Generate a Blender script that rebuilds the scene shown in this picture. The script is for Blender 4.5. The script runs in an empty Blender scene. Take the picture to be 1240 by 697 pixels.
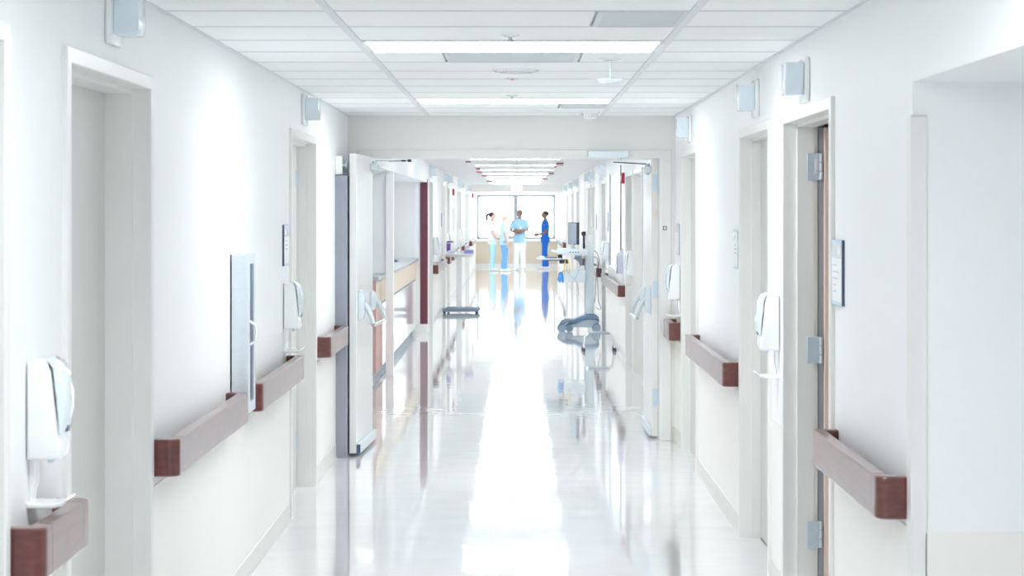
import bpy, bmesh, math, random
from mathutils import Vector, Matrix

random.seed(4)
PI = math.pi
SC = bpy.context.scene
COL = SC.collection

# ------------------------------------------------------------------ camera
H = 1.65          # camera height
cam_d = bpy.data.cameras.new('camera')
cam_d.sensor_width = 36.0
cam_d.lens = 36.0 * 2500.0 / 1240.0
cam_d.shift_x = (620.0 - 626.0) / 1240.0
cam_d.shift_y = -(348.5 - 255.0) / 1240.0
cam_d.clip_end = 400
cam_d.dof.use_dof = True
cam_d.dof.focus_distance = 13.5
cam_d.dof.aperture_fstop = 9.0
cam = bpy.data.objects.new('camera', cam_d)
cam.location = (0, 0, H)
cam.rotation_euler = (PI / 2, 0, 0)
COL.objects.link(cam)
SC.camera = cam

# ------------------------------------------------------------------ world, exposure
world = bpy.data.worlds.new('overcast_sky')
SC.world = world
world.use_nodes = True
wbg = world.node_tree.nodes['Background']
wbg.inputs['Color'].default_value = (0.93, 0.97, 1.0, 1)
wbg.inputs['Strength'].default_value = 5.0
SC.view_settings.view_transform = 'Standard'
SC.view_settings.look = 'None'
SC.view_settings.gamma = 1.0
SC.view_settings.use_curve_mapping = False
SC.view_settings.exposure = 0.92
LAMP_STRENGTH = 8.0
LAMP_COLOUR = (0.945, 0.982, 1.01)
SC.cycles.diffuse_bounces = 8
SC.cycles.max_bounces = 12
SC.cycles.caustics_reflective = False
SC.cycles.caustics_refractive = False

# ------------------------------------------------------------------ materials
def mat(name, col, rough=0.5, metal=0.0, spec=0.5, noise=0.0, nscale=8.0, bump=0.0, bscale=60.0,
        coat=0.0, emit=None, estr=0.0, alpha=1.0, stretch=None):
    m = bpy.data.materials.new(name)
    m.use_nodes = True
    nt = m.node_tree
    b = nt.nodes['Principled BSDF']
    b.inputs['Base Color'].default_value = (*col, 1)
    b.inputs['Roughness'].default_value = rough
    b.inputs['Metallic'].default_value = metal
    b.inputs['Specular IOR Level'].default_value = spec
    b.inputs['Coat Weight'].default_value = coat
    b.inputs['Coat Roughness'].default_value = 0.08
    b.inputs['Alpha'].default_value = alpha
    if emit:
        b.inputs['Emission Color'].default_value = (*emit, 1)
        b.inputs['Emission Strength'].default_value = estr
    if noise > 0 or bump > 0:
        tc = nt.nodes.new('ShaderNodeTexCoord')
        mp = nt.nodes.new('ShaderNodeMapping')
        if stretch:
            mp.inputs['Scale'].default_value = stretch
        nt.links.new(tc.outputs['Object'], mp.inputs['Vector'])
    if noise > 0:
        n = nt.nodes.new('ShaderNodeTexNoise')
        n.inputs['Scale'].default_value = nscale
        n.inputs['Detail'].default_value = 4
        nt.links.new(mp.outputs['Vector'], n.inputs['Vector'])
        r = nt.nodes.new('ShaderNodeValToRGB')
        r.color_ramp.elements[0].position = 0.3
        r.color_ramp.elements[1].position = 0.7
        r.color_ramp.elements[0].color = (*[max(0, c * (1 - noise)) for c in col], 1)
        r.color_ramp.elements[1].color = (*[min(1, c * (1 + noise)) for c in col], 1)
        nt.links.new(n.outputs['Fac'], r.inputs['Fac'])
        nt.links.new(r.outputs['Color'], b.inputs['Base Color'])
    if bump > 0:
        n2 = nt.nodes.new('ShaderNodeTexNoise')
        n2.inputs['Scale'].default_value = bscale
        n2.inputs['Detail'].default_value = 3
        nt.links.new(mp.outputs['Vector'], n2.inputs['Vector'])
        bp = nt.nodes.new('ShaderNodeBump')
        bp.inputs['Strength'].default_value = bump
        bp.inputs['Distance'].default_value = 0.01
        nt.links.new(n2.outputs['Fac'], bp.inputs['Height'])
        nt.links.new(bp.outputs['Normal'], b.inputs['Normal'])
    return m

def glass_mat(name, tint, refl=0.08):
    m = bpy.data.materials.new(name)
    m.use_nodes = True
    nt = m.node_tree
    nt.nodes.clear()
    out = nt.nodes.new('ShaderNodeOutputMaterial')
    mx = nt.nodes.new('ShaderNodeMixShader')
    tr = nt.nodes.new('ShaderNodeBsdfTransparent')
    gl = nt.nodes.new('ShaderNodeBsdfGlossy')
    tr.inputs['Color'].default_value = (*tint, 1)
    gl.inputs['Roughness'].default_value = 0.02
    mx.inputs['Fac'].default_value = refl
    nt.links.new(tr.outputs[0], mx.inputs[1])
    nt.links.new(gl.outputs[0], mx.inputs[2])
    nt.links.new(mx.outputs[0], out.inputs['Surface'])
    return m

M = {}
M['wall'] = mat('wall_paint_white', (0.92, 0.93, 0.935), 0.5, noise=0.010, nscale=1.2, bump=0.015, bscale=90)
M['cream'] = mat('wainscot_cream', (0.92, 0.895, 0.855), 0.35, noise=0.012, nscale=1.5, bump=0.015, bscale=90)
M['endwall'] = mat('wall_paint_ivory', (0.89, 0.885, 0.86), 0.45, noise=0.012, nscale=2)
M['farwall'] = mat('wall_paint_sand', (0.66, 0.57, 0.45), 0.5, noise=0.02, nscale=2)
M['base'] = mat('cove_base_vinyl', (0.76, 0.74, 0.70), 0.3, noise=0.02)
M['frame'] = mat('door_frame_enamel', (0.85, 0.845, 0.825), 0.3, noise=0.01)
M['slab'] = mat('door_slab_laminate', (0.66, 0.66, 0.635), 0.4, noise=0.02, nscale=3, stretch=(6, 6, 0.7))
M['leaf'] = mat('door_leaf_enamel', (0.82, 0.82, 0.80), 0.25, noise=0.012)
M['tile'] = mat('ceiling_tile_mineral', (0.94, 0.955, 0.955), 0.85, noise=0.015, nscale=60, bump=0.12, bscale=240)
M['tee'] = mat('ceiling_tee_steel', (0.76, 0.79, 0.81), 0.5)
M['grid_gap'] = mat('ceiling_grid_gap', (0.66, 0.69, 0.71), 0.7)
M['lamp'] = mat('troffer_diffuser', (0.9, 0.9, 0.9), 0.5, emit=LAMP_COLOUR, estr=LAMP_STRENGTH)
M['lamp_far'] = mat('far_troffer_diffuser', (0.9, 0.9, 0.9), 0.5, emit=LAMP_COLOUR, estr=LAMP_STRENGTH * 0.72)
M['exit_lit'] = mat('lit_sign_panel', (0.9, 0.9, 0.9), 0.5, emit=(1, 1, 1), estr=2.0)
M['white_plastic'] = mat('white_plastic', (0.90, 0.915, 0.92), 0.22, coat=0.3, noise=0.004)
M['blue_plastic'] = mat('pale_blue_clear_plastic', (0.80, 0.88, 0.94), 0.12, coat=0.5, noise=0.02, nscale=12)
M['lens'] = mat('pale_blue_lens', (0.78, 0.87, 0.94), 0.18, coat=0.4, noise=0.05, nscale=10)
M['cherry'] = ch_ = mat('cherry_rail_vinyl', (0.130, 0.026, 0.023), 0.34, coat=1.0, noise=0.28, nscale=14, stretch=(2, 0.5, 6))
ch_.node_tree.nodes['Principled BSDF'].inputs['Coat Roughness'].default_value = 0.22
M['maroon'] = mat('maroon_vinyl', (0.16, 0.035, 0.06), 0.35, noise=0.05)
M['alu'] = mat('brushed_aluminium', (0.76, 0.83, 0.88), 0.30, metal=0.4, noise=0.03, nscale=30, stretch=(1, 1, 8))
M['steel'] = mat('satin_steel', (0.50, 0.57, 0.63), 0.32, metal=0.6, noise=0.03, nscale=20)
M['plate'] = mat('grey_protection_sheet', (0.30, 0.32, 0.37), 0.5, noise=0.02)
M['lavender_steel'] = mat('lavender_steel', (0.36, 0.38, 0.50), 0.35, metal=0.3)
M['hinge_steel'] = mat('pale_hinge_steel', (0.64, 0.74, 0.83), 0.3, metal=0.3)
M['chrome'] = mat('chrome', (0.78, 0.80, 0.82), 0.08, metal=1.0)
M['panic'] = mat('pale_blue_grey_enamel', (0.70, 0.77, 0.82), 0.25, metal=0.2)
M['dark'] = mat('dark_hardware', (0.05, 0.055, 0.08), 0.4, metal=0.2)
M['rubber'] = mat('dark_rubber', (0.05, 0.05, 0.06), 0.6)
M['navy'] = mat('navy_plastic', (0.06, 0.09, 0.17), 0.3)
M['paper'] = mat('white_paper', (0.86, 0.88, 0.90), 0.6, noise=0.01)
M['pale_print'] = mat('pale_blue_print', (0.62, 0.72, 0.82), 0.6)
M['grille'] = mat('grey_grille', (0.66, 0.70, 0.73), 0.5, metal=0.2)
M['grille_dark'] = mat('grille_cavity', (0.42, 0.46, 0.49), 0.7)
M['red'] = mat('alarm_red', (0.42, 0.02, 0.06), 0.35)
M['pink'] = mat('pink_tag', (0.80, 0.22, 0.32), 0.45)
M['extred'] = mat('extinguisher_red', (0.50, 0.03, 0.03), 0.25, coat=0.4)
M['glass'] = glass_mat('clear_glass', (0.97, 0.985, 1.0), 0.05)
M['cabglass'] = glass_mat('cabinet_glass', (0.88, 0.93, 0.97), 0.12)
M['winframe'] = mat('grey_window_frame', (0.34, 0.38, 0.44), 0.35, metal=0.3)
M['wood_lo'] = mat('pink_oak_laminate', (0.66, 0.40, 0.36), 0.4, noise=0.08, nscale=6, stretch=(8, 8, 0.6))
M['wood_hi'] = mat('light_oak_laminate', (0.76, 0.63, 0.50), 0.4, noise=0.07, nscale=6, stretch=(8, 8, 0.6))
M['woodedge'] = mat('peach_wood_veneer', (0.86, 0.68, 0.57), 0.4, noise=0.08, nscale=6, stretch=(8, 8, 0.6))
M['gloss_white'] = mat('gloss_white_panel', (0.86, 0.86, 0.86), 0.12, coat=0.4)
M['worktop'] = mat('grey_worktop', (0.50, 0.54, 0.58), 0.25, noise=0.06, nscale=60)
M['ground'] = mat('pale_paving', (0.75, 0.75, 0.74), 0.8, noise=0.05)
M['cart_white'] = mat('cart_white_plastic', (0.70, 0.78, 0.82), 0.3, noise=0.01)
M['cart_hull'] = mat('cart_hull_plastic', (0.50, 0.58, 0.64), 0.3, noise=0.01)
M['cart_blue'] = mat('cart_blue_grey_plastic', (0.15, 0.25, 0.38), 0.35, noise=0.03)
M['cart_grey'] = mat('cart_grey_plastic', (0.32, 0.40, 0.48), 0.35)
M['screen'] = mat('blank_screen', (0.22, 0.30, 0.40), 0.15, coat=0.5)  # grey-blue reflection put into the screen colour
M['glove'] = mat('blue_nitrile', (0.08, 0.32, 0.72), 0.45, noise=0.1, nscale=20)
M['yellow'] = mat('yellow_strap', (0.85, 0.65, 0.10), 0.5)
M['purple'] = mat('purple_label', (0.24, 0.10, 0.50), 0.35)
M['darkpurple'] = mat('dark_purple_lid', (0.10, 0.05, 0.20), 0.35)
M['lavender'] = mat('lavender_plastic', (0.72, 0.73, 0.86), 0.25)
M['violetblue'] = mat('violet_blue_card', (0.35, 0.35, 0.78), 0.4, noise=0.05)
M['base_grey'] = mat('blue_grey_enamel', (0.24, 0.30, 0.40), 0.35)
M['skin_light'] = mat('skin_light', (0.70, 0.46, 0.36), 0.5, noise=0.03)
M['skin_mid'] = mat('skin_brown', (0.32, 0.17, 0.11), 0.5, noise=0.03)
M['hair_dark'] = mat('dark_hair', (0.025, 0.018, 0.015), 0.45, noise=0.2, nscale=60)
M['hair_pale'] = mat('pale_grey_hair', (0.80, 0.79, 0.78), 0.5, noise=0.1, nscale=60)
M['scrub_white'] = mat('white_scrub_cotton', (0.94, 0.95, 0.96), 0.8, bump=0.2, bscale=30)
M['scrub_teal'] = mat('pale_teal_cotton', (0.48, 0.80, 0.84), 0.8, bump=0.2, bscale=30)
M['scrub_sky'] = mat('sky_blue_cotton', (0.36, 0.62, 0.92), 0.8, bump=0.2, bscale=30)
M['scrub_mid'] = mat('mid_blue_cotton', (0.16, 0.42, 0.84), 0.8, bump=0.2, bscale=30)
M['scrub_pale'] = mat('powder_blue_cotton', (0.52, 0.74, 0.94), 0.8, bump=0.2, bscale=30)
M['scrub_royal'] = mat('royal_blue_cotton', (0.010, 0.16, 0.62), 0.8, bump=0.2, bscale=30)
M['eye'] = mat('eye_dark', (0.02, 0.015, 0.01), 0.2)
M['lip'] = mat('lip', (0.45, 0.18, 0.16), 0.5)

def floor_material(name, c1, c2):
    m = bpy.data.materials.new(name)
    m.use_nodes = True
    nt = m.node_tree
    b = nt.nodes['Principled BSDF']
    tc = nt.nodes.new('ShaderNodeTexCoord')
    n = nt.nodes.new('ShaderNodeTexNoise')
    n.inputs['Scale'].default_value = 3.0
    n.inputs['Detail'].default_value = 5
    nt.links.new(tc.outputs['Object'], n.inputs['Vector'])
    r = nt.nodes.new('ShaderNodeValToRGB')
    r.color_ramp.elements[0].position = 0.35
    r.color_ramp.elements[1].position = 0.65
    r.color_ramp.elements[0].color = (*c1, 1)
    r.color_ramp.elements[1].color = (*c2, 1)
    nt.links.new(n.outputs['Fac'], r.inputs['Fac'])
    nt.links.new(r.outputs['Color'], b.inputs['Base Color'])
    b.inputs['Roughness'].default_value = 0.06
    b.inputs['Coat Weight'].default_value = 0.55
    b.inputs['Coat Roughness'].default_value = 0.02
    # rolled wax ripples
    mp = nt.nodes.new('ShaderNodeMapping')
    mp.inputs['Scale'].default_value = (1.0, 1.6, 1.0)
    nt.links.new(tc.outputs['Object'], mp.inputs['Vector'])
    w = nt.nodes.new('ShaderNodeTexNoise')
    w.inputs['Scale'].default_value = 3.2
    w.inputs['Detail'].default_value = 2
    nt.links.new(mp.outputs['Vector'], w.inputs['Vector'])
    bp = nt.nodes.new('ShaderNodeBump')
    bp.inputs['Strength'].default_value = 0.035
    bp.inputs['Distance'].default_value = 0.02
    nt.links.new(w.outputs['Fac'], bp.inputs['Height'])
    nt.links.new(bp.outputs['Normal'], b.inputs['Normal'])
    nt.links.new(bp.outputs['Normal'], b.inputs['Coat Normal'])
    return m

M['floor'] = floor_material('waxed_white_vinyl', (0.84, 0.85, 0.855), (0.87, 0.88, 0.885))
M['blue_patch'] = floor_material('waxed_blue_grey_patch', (0.56, 0.66, 0.70), (0.60, 0.70, 0.74))

def far_ceiling_material():
    m = bpy.data.materials.new('far_ceiling_tiles')
    m.use_nodes = True
    nt = m.node_tree
    b = nt.nodes['Principled BSDF']
    tc = nt.nodes.new('ShaderNodeTexCoord')
    br = nt.nodes.new('ShaderNodeTexBrick')
    br.offset = 0.0
    br.inputs['Scale'].default_value = 1.0
    br.inputs['Brick Width'].default_value = 1.22
    br.inputs['Row Height'].default_value = 0.61
    br.inputs['Mortar Size'].default_value = 0.012
    br.inputs['Color1'].default_value = (0.86, 0.87, 0.87, 1)
    br.inputs['Color2'].default_value = (0.85, 0.86, 0.86, 1)
    br.inputs['Mortar'].default_value = (0.74, 0.76, 0.77, 1)
    nt.links.new(tc.outputs['Object'], br.inputs['Vector'])
    nt.links.new(br.outputs['Color'], b.inputs['Base Color'])
    b.inputs['Roughness'].default_value = 0.85
    return m
M['far_ceiling'] = far_ceiling_material()

# ------------------------------------------------------------------ mesh helpers
def BM():
    return bmesh.new()

def box(bm, x0, x1, y0, y1, z0, z1, bevel=0.0, seg=1):
    r = bmesh.ops.create_cube(bm, size=1.0)
    vs = r['verts']
    for v in vs:
        v.co = Vector(((x0 + x1) / 2 + v.co.x * (x1 - x0), (y0 + y1) / 2 + v.co.y * (y1 - y0),
                       (z0 + z1) / 2 + v.co.z * (z1 - z0)))
    if bevel > 0:
        es = list({e for v in vs for e in v.link_edges})
        bmesh.ops.bevel(bm, geom=es, offset=bevel, segments=seg, affect='EDGES', profile=0.5)
    return bm

def prism(bm, pts, axis, a, b, bevel=0.0, seg=1):
    """extrude a 2D outline. axis 'z': pts are (x,y); axis 'y': pts (x,z); axis 'x': pts (y,z)"""
    def P(p, t):
        if axis == 'z': return Vector((p[0], p[1], t))
        if axis == 'y': return Vector((p[0], t, p[1]))
        return Vector((t, p[0], p[1]))
    v0 = [bm.verts.new(P(p, a)) for p in pts]
    v1 = [bm.verts.new(P(p, b)) for p in pts]
    fs = [bm.faces.new(v0[::-1]), bm.faces.new(v1)]
    n = len(pts)
    for i in range(n):
        fs.append(bm.faces.new((v0[i], v0[(i + 1) % n], v1[(i + 1) % n], v1[i])))
    bmesh.ops.recalc_face_normals(bm, faces=fs)
    if bevel > 0:
        es = list({e for f in fs[:2] for e in f.edges})
        bmesh.ops.bevel(bm, geom=es, offset=bevel, segments=seg, affect='EDGES', profile=0.5)
    return bm

def cyl(bm, p0, p1, r0, r1=None, n=16):
    r1 = r0 if r1 is None else r1
    p0, p1 = Vector(p0), Vector(p1)
    d = p1 - p0
    q = d.to_track_quat('Z', 'Y').to_matrix().to_4x4()
    bmesh.ops.create_cone(bm, cap_ends=True, segments=n, radius1=r0, radius2=r1, depth=d.length,
                          matrix=Matrix.Translation((p0 + p1) / 2) @ q)
    return bm

def sweep(bm, pts, rads, side=(1, 0, 0), n=12, cap=True):
    """tube through pts with elliptical rings (a along side, b across)"""
    pts = [Vector(p) for p in pts]
    side = Vector(side)
    rings = []
    for i, p in enumerate(pts):
        t = (pts[min(i + 1, len(pts) - 1)] - pts[max(i - 1, 0)]).normalized()
        s = side
        u = s - t * s.dot(t)
        if u.length < 1e-3:
            s = Vector((0, 1, 0.01)); u = s - t * s.dot(t)
        u.normalize()
        v = t.cross(u)
        a, b = rads[i] if isinstance(rads[i], (tuple, list)) else (rads[i], rads[i])
        rings.append([bm.verts.new(p + u * (a * math.cos(2 * PI * k / n)) + v * (b * math.sin(2 * PI * k / n))) for k in range(n)])
    fs = []
    for i in range(len(rings) - 1):
        for k in range(n):
            fs.append(bm.faces.new((rings[i][k], rings[i][(k + 1) % n], rings[i + 1][(k + 1) % n], rings[i + 1][k])))
    if cap:
        fs.append(bm.faces.new(rings[0][::-1]))
        fs.append(bm.faces.new(rings[-1]))
    bmesh.ops.recalc_face_normals(bm, faces=fs)
    return bm

def lathe(bm, prof, c=(0, 0, 0), n=24):
    """prof: (r, z) pairs"""
    rings = []
    for r, z in prof:
        rings.append([bm.verts.new((c[0] + r * math.cos(2 * PI * k / n), c[1] + r * math.sin(2 * PI * k / n), c[2] + z)) for k in range(n)])
    fs = []
    for i in range(len(rings) - 1):
        for k in range(n):
            fs.append(bm.faces.new((rings[i][k], rings[i][(k + 1) % n], rings[i + 1][(k + 1) % n], rings[i + 1][k])))
    fs.append(bm.faces.new(rings[0][::-1]))
    fs.append(bm.faces.new(rings[-1]))
    bmesh.ops.recalc_face_normals(bm, faces=fs)
    return bm

def ball(bm, c, r, sx=1, sy=1, sz=1, n=12):
    bmesh.ops.create_uvsphere(bm, u_segments=n, v_segments=max(6, n // 2 + 2), radius=r,
                              matrix=Matrix.Translation(c) @ Matrix.Diagonal((sx, sy, sz, 1)))
    return bm

def obj(name, bm, m, parent=None, smooth=True, loc=None, rz=0.0, kind=None, label=None):
    me = bpy.data.meshes.new(name)
    bm.to_mesh(me)
    bm.free()
    me.materials.append(m if not isinstance(m, str) else M[m])
    if smooth:
        me.polygons.foreach_set('use_smooth', [True] * len(me.polygons))
        try:
            me.set_sharp_from_angle(angle=math.radians(38))
        except Exception:
            pass
    o = bpy.data.objects.new(name, me)
    COL.objects.link(o)
    if parent: o.parent = parent
    if loc is not None: o.location = loc
    o.rotation_euler.z = rz
    if kind: o['kind'] = kind
    if label: o['label'] = label
    return o

def thing(name, label, cat, loc=(0, 0, 0), rz=0.0, group=None):
    o = bpy.data.objects.new(name, None)
    COL.objects.link(o)
    o.empty_display_size = 0.1
    o.location = loc
    o.rotation_euler.z = rz
    o['label'] = label
    o['category'] = cat
    if group: o['group'] = group
    return o

def tag(o, label, cat, group=None):
    o['label'] = label
    o['category'] = cat
    if group: o['group'] = group
    return o

def struct(name, bm, m, parent=None, smooth=False):
    o = obj(name, bm, m, parent, smooth)
    if not parent: o['kind'] = 'structure'
    return o

def struct_root(name, loc=(0, 0, 0), rz=0.0):
    o = bpy.data.objects.new(name, None)
    COL.objects.link(o)
    o.location = loc
    o.rotation_euler.z = rz
    o['kind'] = 'structure'
    return o

def dup(root, loc, rz, label, group=None):
    r = root.copy(); COL.objects.link(r)
    r.location = loc; r.rotation_euler = (0, 0, rz); r['label'] = label
    if group: r['group'] = group
    for ch in list(root.children):
        c = ch.copy(); COL.objects.link(c); c.parent = r
        for g in list(ch.children):
            d = g.copy(); COL.objects.link(d); d.parent = c
    return r

# ------------------------------------------------------------------ layout numbers
XL, XR, XR2 = -1.215, 1.14, 1.19
YE = 14.84           # near face of the cross wall with the double doors
YE2 = 14.98
HC = 2.33            # ceiling
YF = 60.5            # far end wall
YB = -6.0            # wall behind the camera
TW = 0.16            # wall thickness
ZL, ZR = 2.092, 2.06  # tops of the door frames, left and right
XGL, XGR = -0.64, 0.605

doors_left = [(3.55, 4.89, 0.10), (5.51, 6.826, 0.135), (11.0, 12.40, 0.10)]
doors_left_far = [(28.2, 29.45, 0.09), (33.5, 34.75, 0.09), (35.6, 36.85, 0.09), (41.4, 42.6, 0.09),
                  (43.2, 44.45, 0.09), (48.5, 49.75, 0.09), (50.4, 51.7, 0.09)]
doors_right = [(7.40, 8.79, None), (9.22, 10.48, 0.09), (12.95, 14.20, 0.05)]
doors_right_far = [(19.45, 20.85, 0.07), (21.05, 22.40, 0.07), (27.3, 28.6, 0.09), (31.2, 32.4, 0.09),
                   (33.1, 34.4, 0.09), (39.5, 40.8, 0.09), (43.5, 44.7, 0.09), (48.0, 49.3, 0.09)]
ALC = 5.95           # far side of the alcove on the right
OPA, OPB, OPZ = 15.7, 27.9, 2.035   # open nurse station on the left
WNA, WNB, WNZ0, WNZ1 = 23.55, 26.3, 0.93, 2.12   # interior window on the right
FD = 0.05            # frame face width

def comb(y0, y1, notches, ztop):
    pts = [(y0, 0.0)]
    for a, b, z in notches:
        pts += [(a, 0.0), (a, z), (b, z), (b, 0.0)]
    pts += [(y1, 0.0), (y1, ztop), (y0, ztop)]
    return pts

def clean(pts):
    out = []
    for p in pts:
        if not out or (abs(p[0] - out[-1][0]) + abs(p[1] - out[-1][1])) > 1e-6:
            out.append(p)
    return out

# ------------------------------------------------------------------ floor
bm = BM(); box(bm, -4.4, 4.4, YB - 0.2, YF + 0.2, -0.12, 0.0)
floor = struct('floor', bm, 'floor')
# blue-grey rectangular patches on the floor
patch_me = None
def blue_patch(x0, y0, nx, ny, w, d):
    global patch_me
    for i in range(nx):
        for j in range(ny):
            if patch_me is None:
                b = BM(); box(b, 0.002, 0.998, 0.002, 0.998, -0.004, 0.0008)
                o = obj('floor_patch', b, 'blue_patch', floor, smooth=False)
                patch_me = o.data
            else:
                o = bpy.data.objects.new('floor_patch', patch_me); COL.objects.link(o); o.parent = floor
            o.location = (x0 + i * w, y0 + j * d, 0)
            o.scale = (w, d, 1)
blue_patch(-0.50, 16.92, 3, 3, 0.303, 0.303)
blue_patch(-0.20, 10.80, 1, 1, 0.30, 0.29)
blue_patch(-0.20, 9.52, 1, 1, 0.22, 0.15)
blue_patch(-1.20, 17.50, 1, 1, 0.17, 0.32)

# ------------------------------------------------------------------ walls
n_l = [(a + 0.02, b - 0.02, ZL - 0.02) for a, b, d in doors_left] + [(OPA, OPB, OPZ)] + \
      [(a + 0.02, b - 0.02, ZL - 0.02) for a, b, d in doors_left_far]
bm = BM(); prism(bm, comb(YB, YF, n_l, HC + 0.06), 'x', XL - TW, XL)
struct('wall_left', bm, 'wall')
n_r = [(a + 0.02, b - 0.02, ZR - 0.02) for a, b, d in doors_right]
pts = comb(ALC, YE2, n_r, HC + 0.06)
pts[-1:] = [(-2.0, HC + 0.06), (-2.0, 2.022), (ALC, 2.022)]
bm = BM(); prism(bm, clean(pts), 'x', XR, XR + TW)
struct('wall_right', bm, 'wall')
bm = BM(); box(bm, XR, XR + TW, YB, -2.0, 0, HC + 0.06)
struct('wall_right', bm, 'wall')
n_r2 = [(a + 0.02, b - 0.02, ZR - 0.02) for a, b, d in doors_right_far[:2]] + [(WNA, WNB, WNZ1)] + \
       [(a + 0.02, b - 0.02, ZR - 0.02) for a, b, d in doors_right_far[2:]]
bm = BM(); prism(bm, comb(YE2, YF, n_r2, HC + 0.06), 'x', XR2, XR2 + TW)
wr2 = struct('wall_right', bm, 'wall')
bm = BM(); box(bm, XR2 + 0.001, XR2 + TW, WNA, WNB, 0, WNZ0)
obj('window_apron', bm, 'wall', wr2, smooth=False)
bm = BM(); box(bm, XL - TW, XR + TW, YB - 0.15, YB, 0, HC + 0.06)
struct('wall_back', bm, 'wall')
# alcove on the right, near the camera
bm = BM(); box(bm, XR + TW, 4.0, ALC, ALC + 0.12, 0, HC + 0.06)
struct('wall_alcove', bm, 'wall')
bm = BM(); box(bm, 3.9, 4.05, -2.0, ALC, 0, HC + 0.06)
struct('wall_alcove', bm, 'wall')
bm = BM(); box(bm, XR, 4.0, -2.12, -2.0, 0, HC + 0.06)
struct('wall_alcove', bm, 'wall')
bm = BM(); box(bm, XR + TW, 3.9, -2.0, ALC, 2.022, 2.10)
struct('ceiling_alcove', bm, 'wall')
bm = BM(); box(bm, XR + 0.035, 3.9, ALC - 0.006, ALC, 0.10, 0.724, 0.002)
struct('trim_alcove', bm, 'cream')
bm = BM(); box(bm, 1.72, 1.80, ALC - 0.02, ALC - 0.0, 0.0, 1.995, 0.003)
struct('trim_alcove', bm, 'frame')
# cross wall carrying the double doors
OX0, OX1, OZ = -1.06, 1.024, 2.024
bm = BM()
prism(bm, [(XL, 0), (OX0 - 0.02, 0), (OX0 - 0.02, OZ + 0.02), (OX1 + 0.02, OZ + 0.02), (OX1 + 0.02, 0), (XR + TW, 0), (XR + TW, HC + 0.06), (XL, HC + 0.06)], 'y', YE, YE2)
struct('wall_middle', bm, 'endwall')
bm = BM()
prism(bm, [(OX0 - 0.085, 0), (OX0, 0), (OX0, OZ), (OX1, OZ), (OX1, 0), (OX1 + 0.085, 0), (OX1 + 0.085, OZ + 0.064), (OX0 - 0.085, OZ + 0.064)], 'y', YE - 0.018, YE2 + 0.018, 0.003)
dd = struct('trim_double_door_frame', bm, 'frame')
# small round symbol stuck on the frame
bm = BM()
for k in range(4):
    a0 = k * PI / 2 + 0.22; a1 = (k + 1) * PI / 2 - 0.22
    cs = [a0 + (a1 - a0) * t / 5 for t in range(6)]
    prism(bm, [(0.017 * math.cos(a), 0.017 * math.sin(a)) for a in cs] + [(0.009 * math.cos(a), 0.009 * math.sin(a)) for a in cs[::-1]], 'y', -0.001, 0.0006)
sy = obj('symbol', bm, 'dark', dd, smooth=False, loc=(1.062, YE - 0.0185, 1.525))
sy['kind'] = 'stuff'

# far end: header, window wall
bm = BM(); box(bm, XL, XR2, 54.0, YF, 2.147, HC + 0.06)
struct('ceiling_far_soffit', bm, 'endwall')
WX0, WX1, WZ0, WZ1 = -1.162, 1.113, 0.827, 2.11
bm = BM()
for z in (0, 1):
    pass
prism(bm, [(XL - 1, 0), (XR2 + 1, 0), (XR2 + 1, WZ0), (XL - 1, WZ0)], 'y', YF, YF + 0.2)
struct('wall_far_end', bm, 'farwall')
bm = BM(); prism(bm, [(XL - 1, WZ1), (XR2 + 1, WZ1), (XR2 + 1, HC + 0.2), (XL - 1, HC + 0.2)], 'y', YF, YF + 0.2)
struct('wall_far_end', bm, 'endwall')
for a, b in ((XL - 1, WX0), (WX1, XR2 + 1)):
    bm = BM(); box(bm, a, b, YF, YF + 0.2, WZ0, WZ1)
    struct('wall_far_end', bm, 'wall')
w1 = struct_root('window_1', (0, YF, 0))
bm = BM()
fw = 0.055
prism(bm, [(WX0, WZ0), (WX1, WZ0), (WX1, WZ0 + fw), (WX0, WZ0 + fw)], 'y', 0.02, 0.12)
prism(bm, [(WX0, WZ1 - fw), (WX1, WZ1 - fw), (WX1, WZ1), (WX0, WZ1)], 'y', 0.02, 0.12)
prism(bm, [(WX0, WZ0), (WX0 + fw, WZ0), (WX0 + fw, WZ1), (WX0, WZ1)], 'y', 0.02, 0.12)
prism(bm, [(WX1 - fw, WZ0), (WX1, WZ0), (WX1, WZ1), (WX1 - fw, WZ1)], 'y', 0.02, 0.12)
obj('window_frame', bm, 'winframe', w1, smooth=False)
bm = BM(); box(bm, -0.097, 0.024, 0.0, 0.13, WZ0, WZ1, 0.004)
obj('mullion', bm, 'winframe', w1)
for a, b in ((WX0 + fw, -0.097), (0.024, WX1 - fw)):
    bm = BM(); box(bm, a, b, 0.06, 0.068, WZ0 + fw, WZ1 - fw)
    obj('pane', bm, 'glass', w1, smooth=False)
bm = BM(); box(bm, WX0 - 0.05, WX1 + 0.05, -0.09, 0.02, WZ0 - 0.075, WZ0 - 0.005, 0.006)
obj('window_sill', bm, 'frame', w1)
bm = BM(); box(bm, -60, 60, YF + 0.2, YF + 90, -0.4, -0.3)
struct('ground', bm, 'ground')

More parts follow.
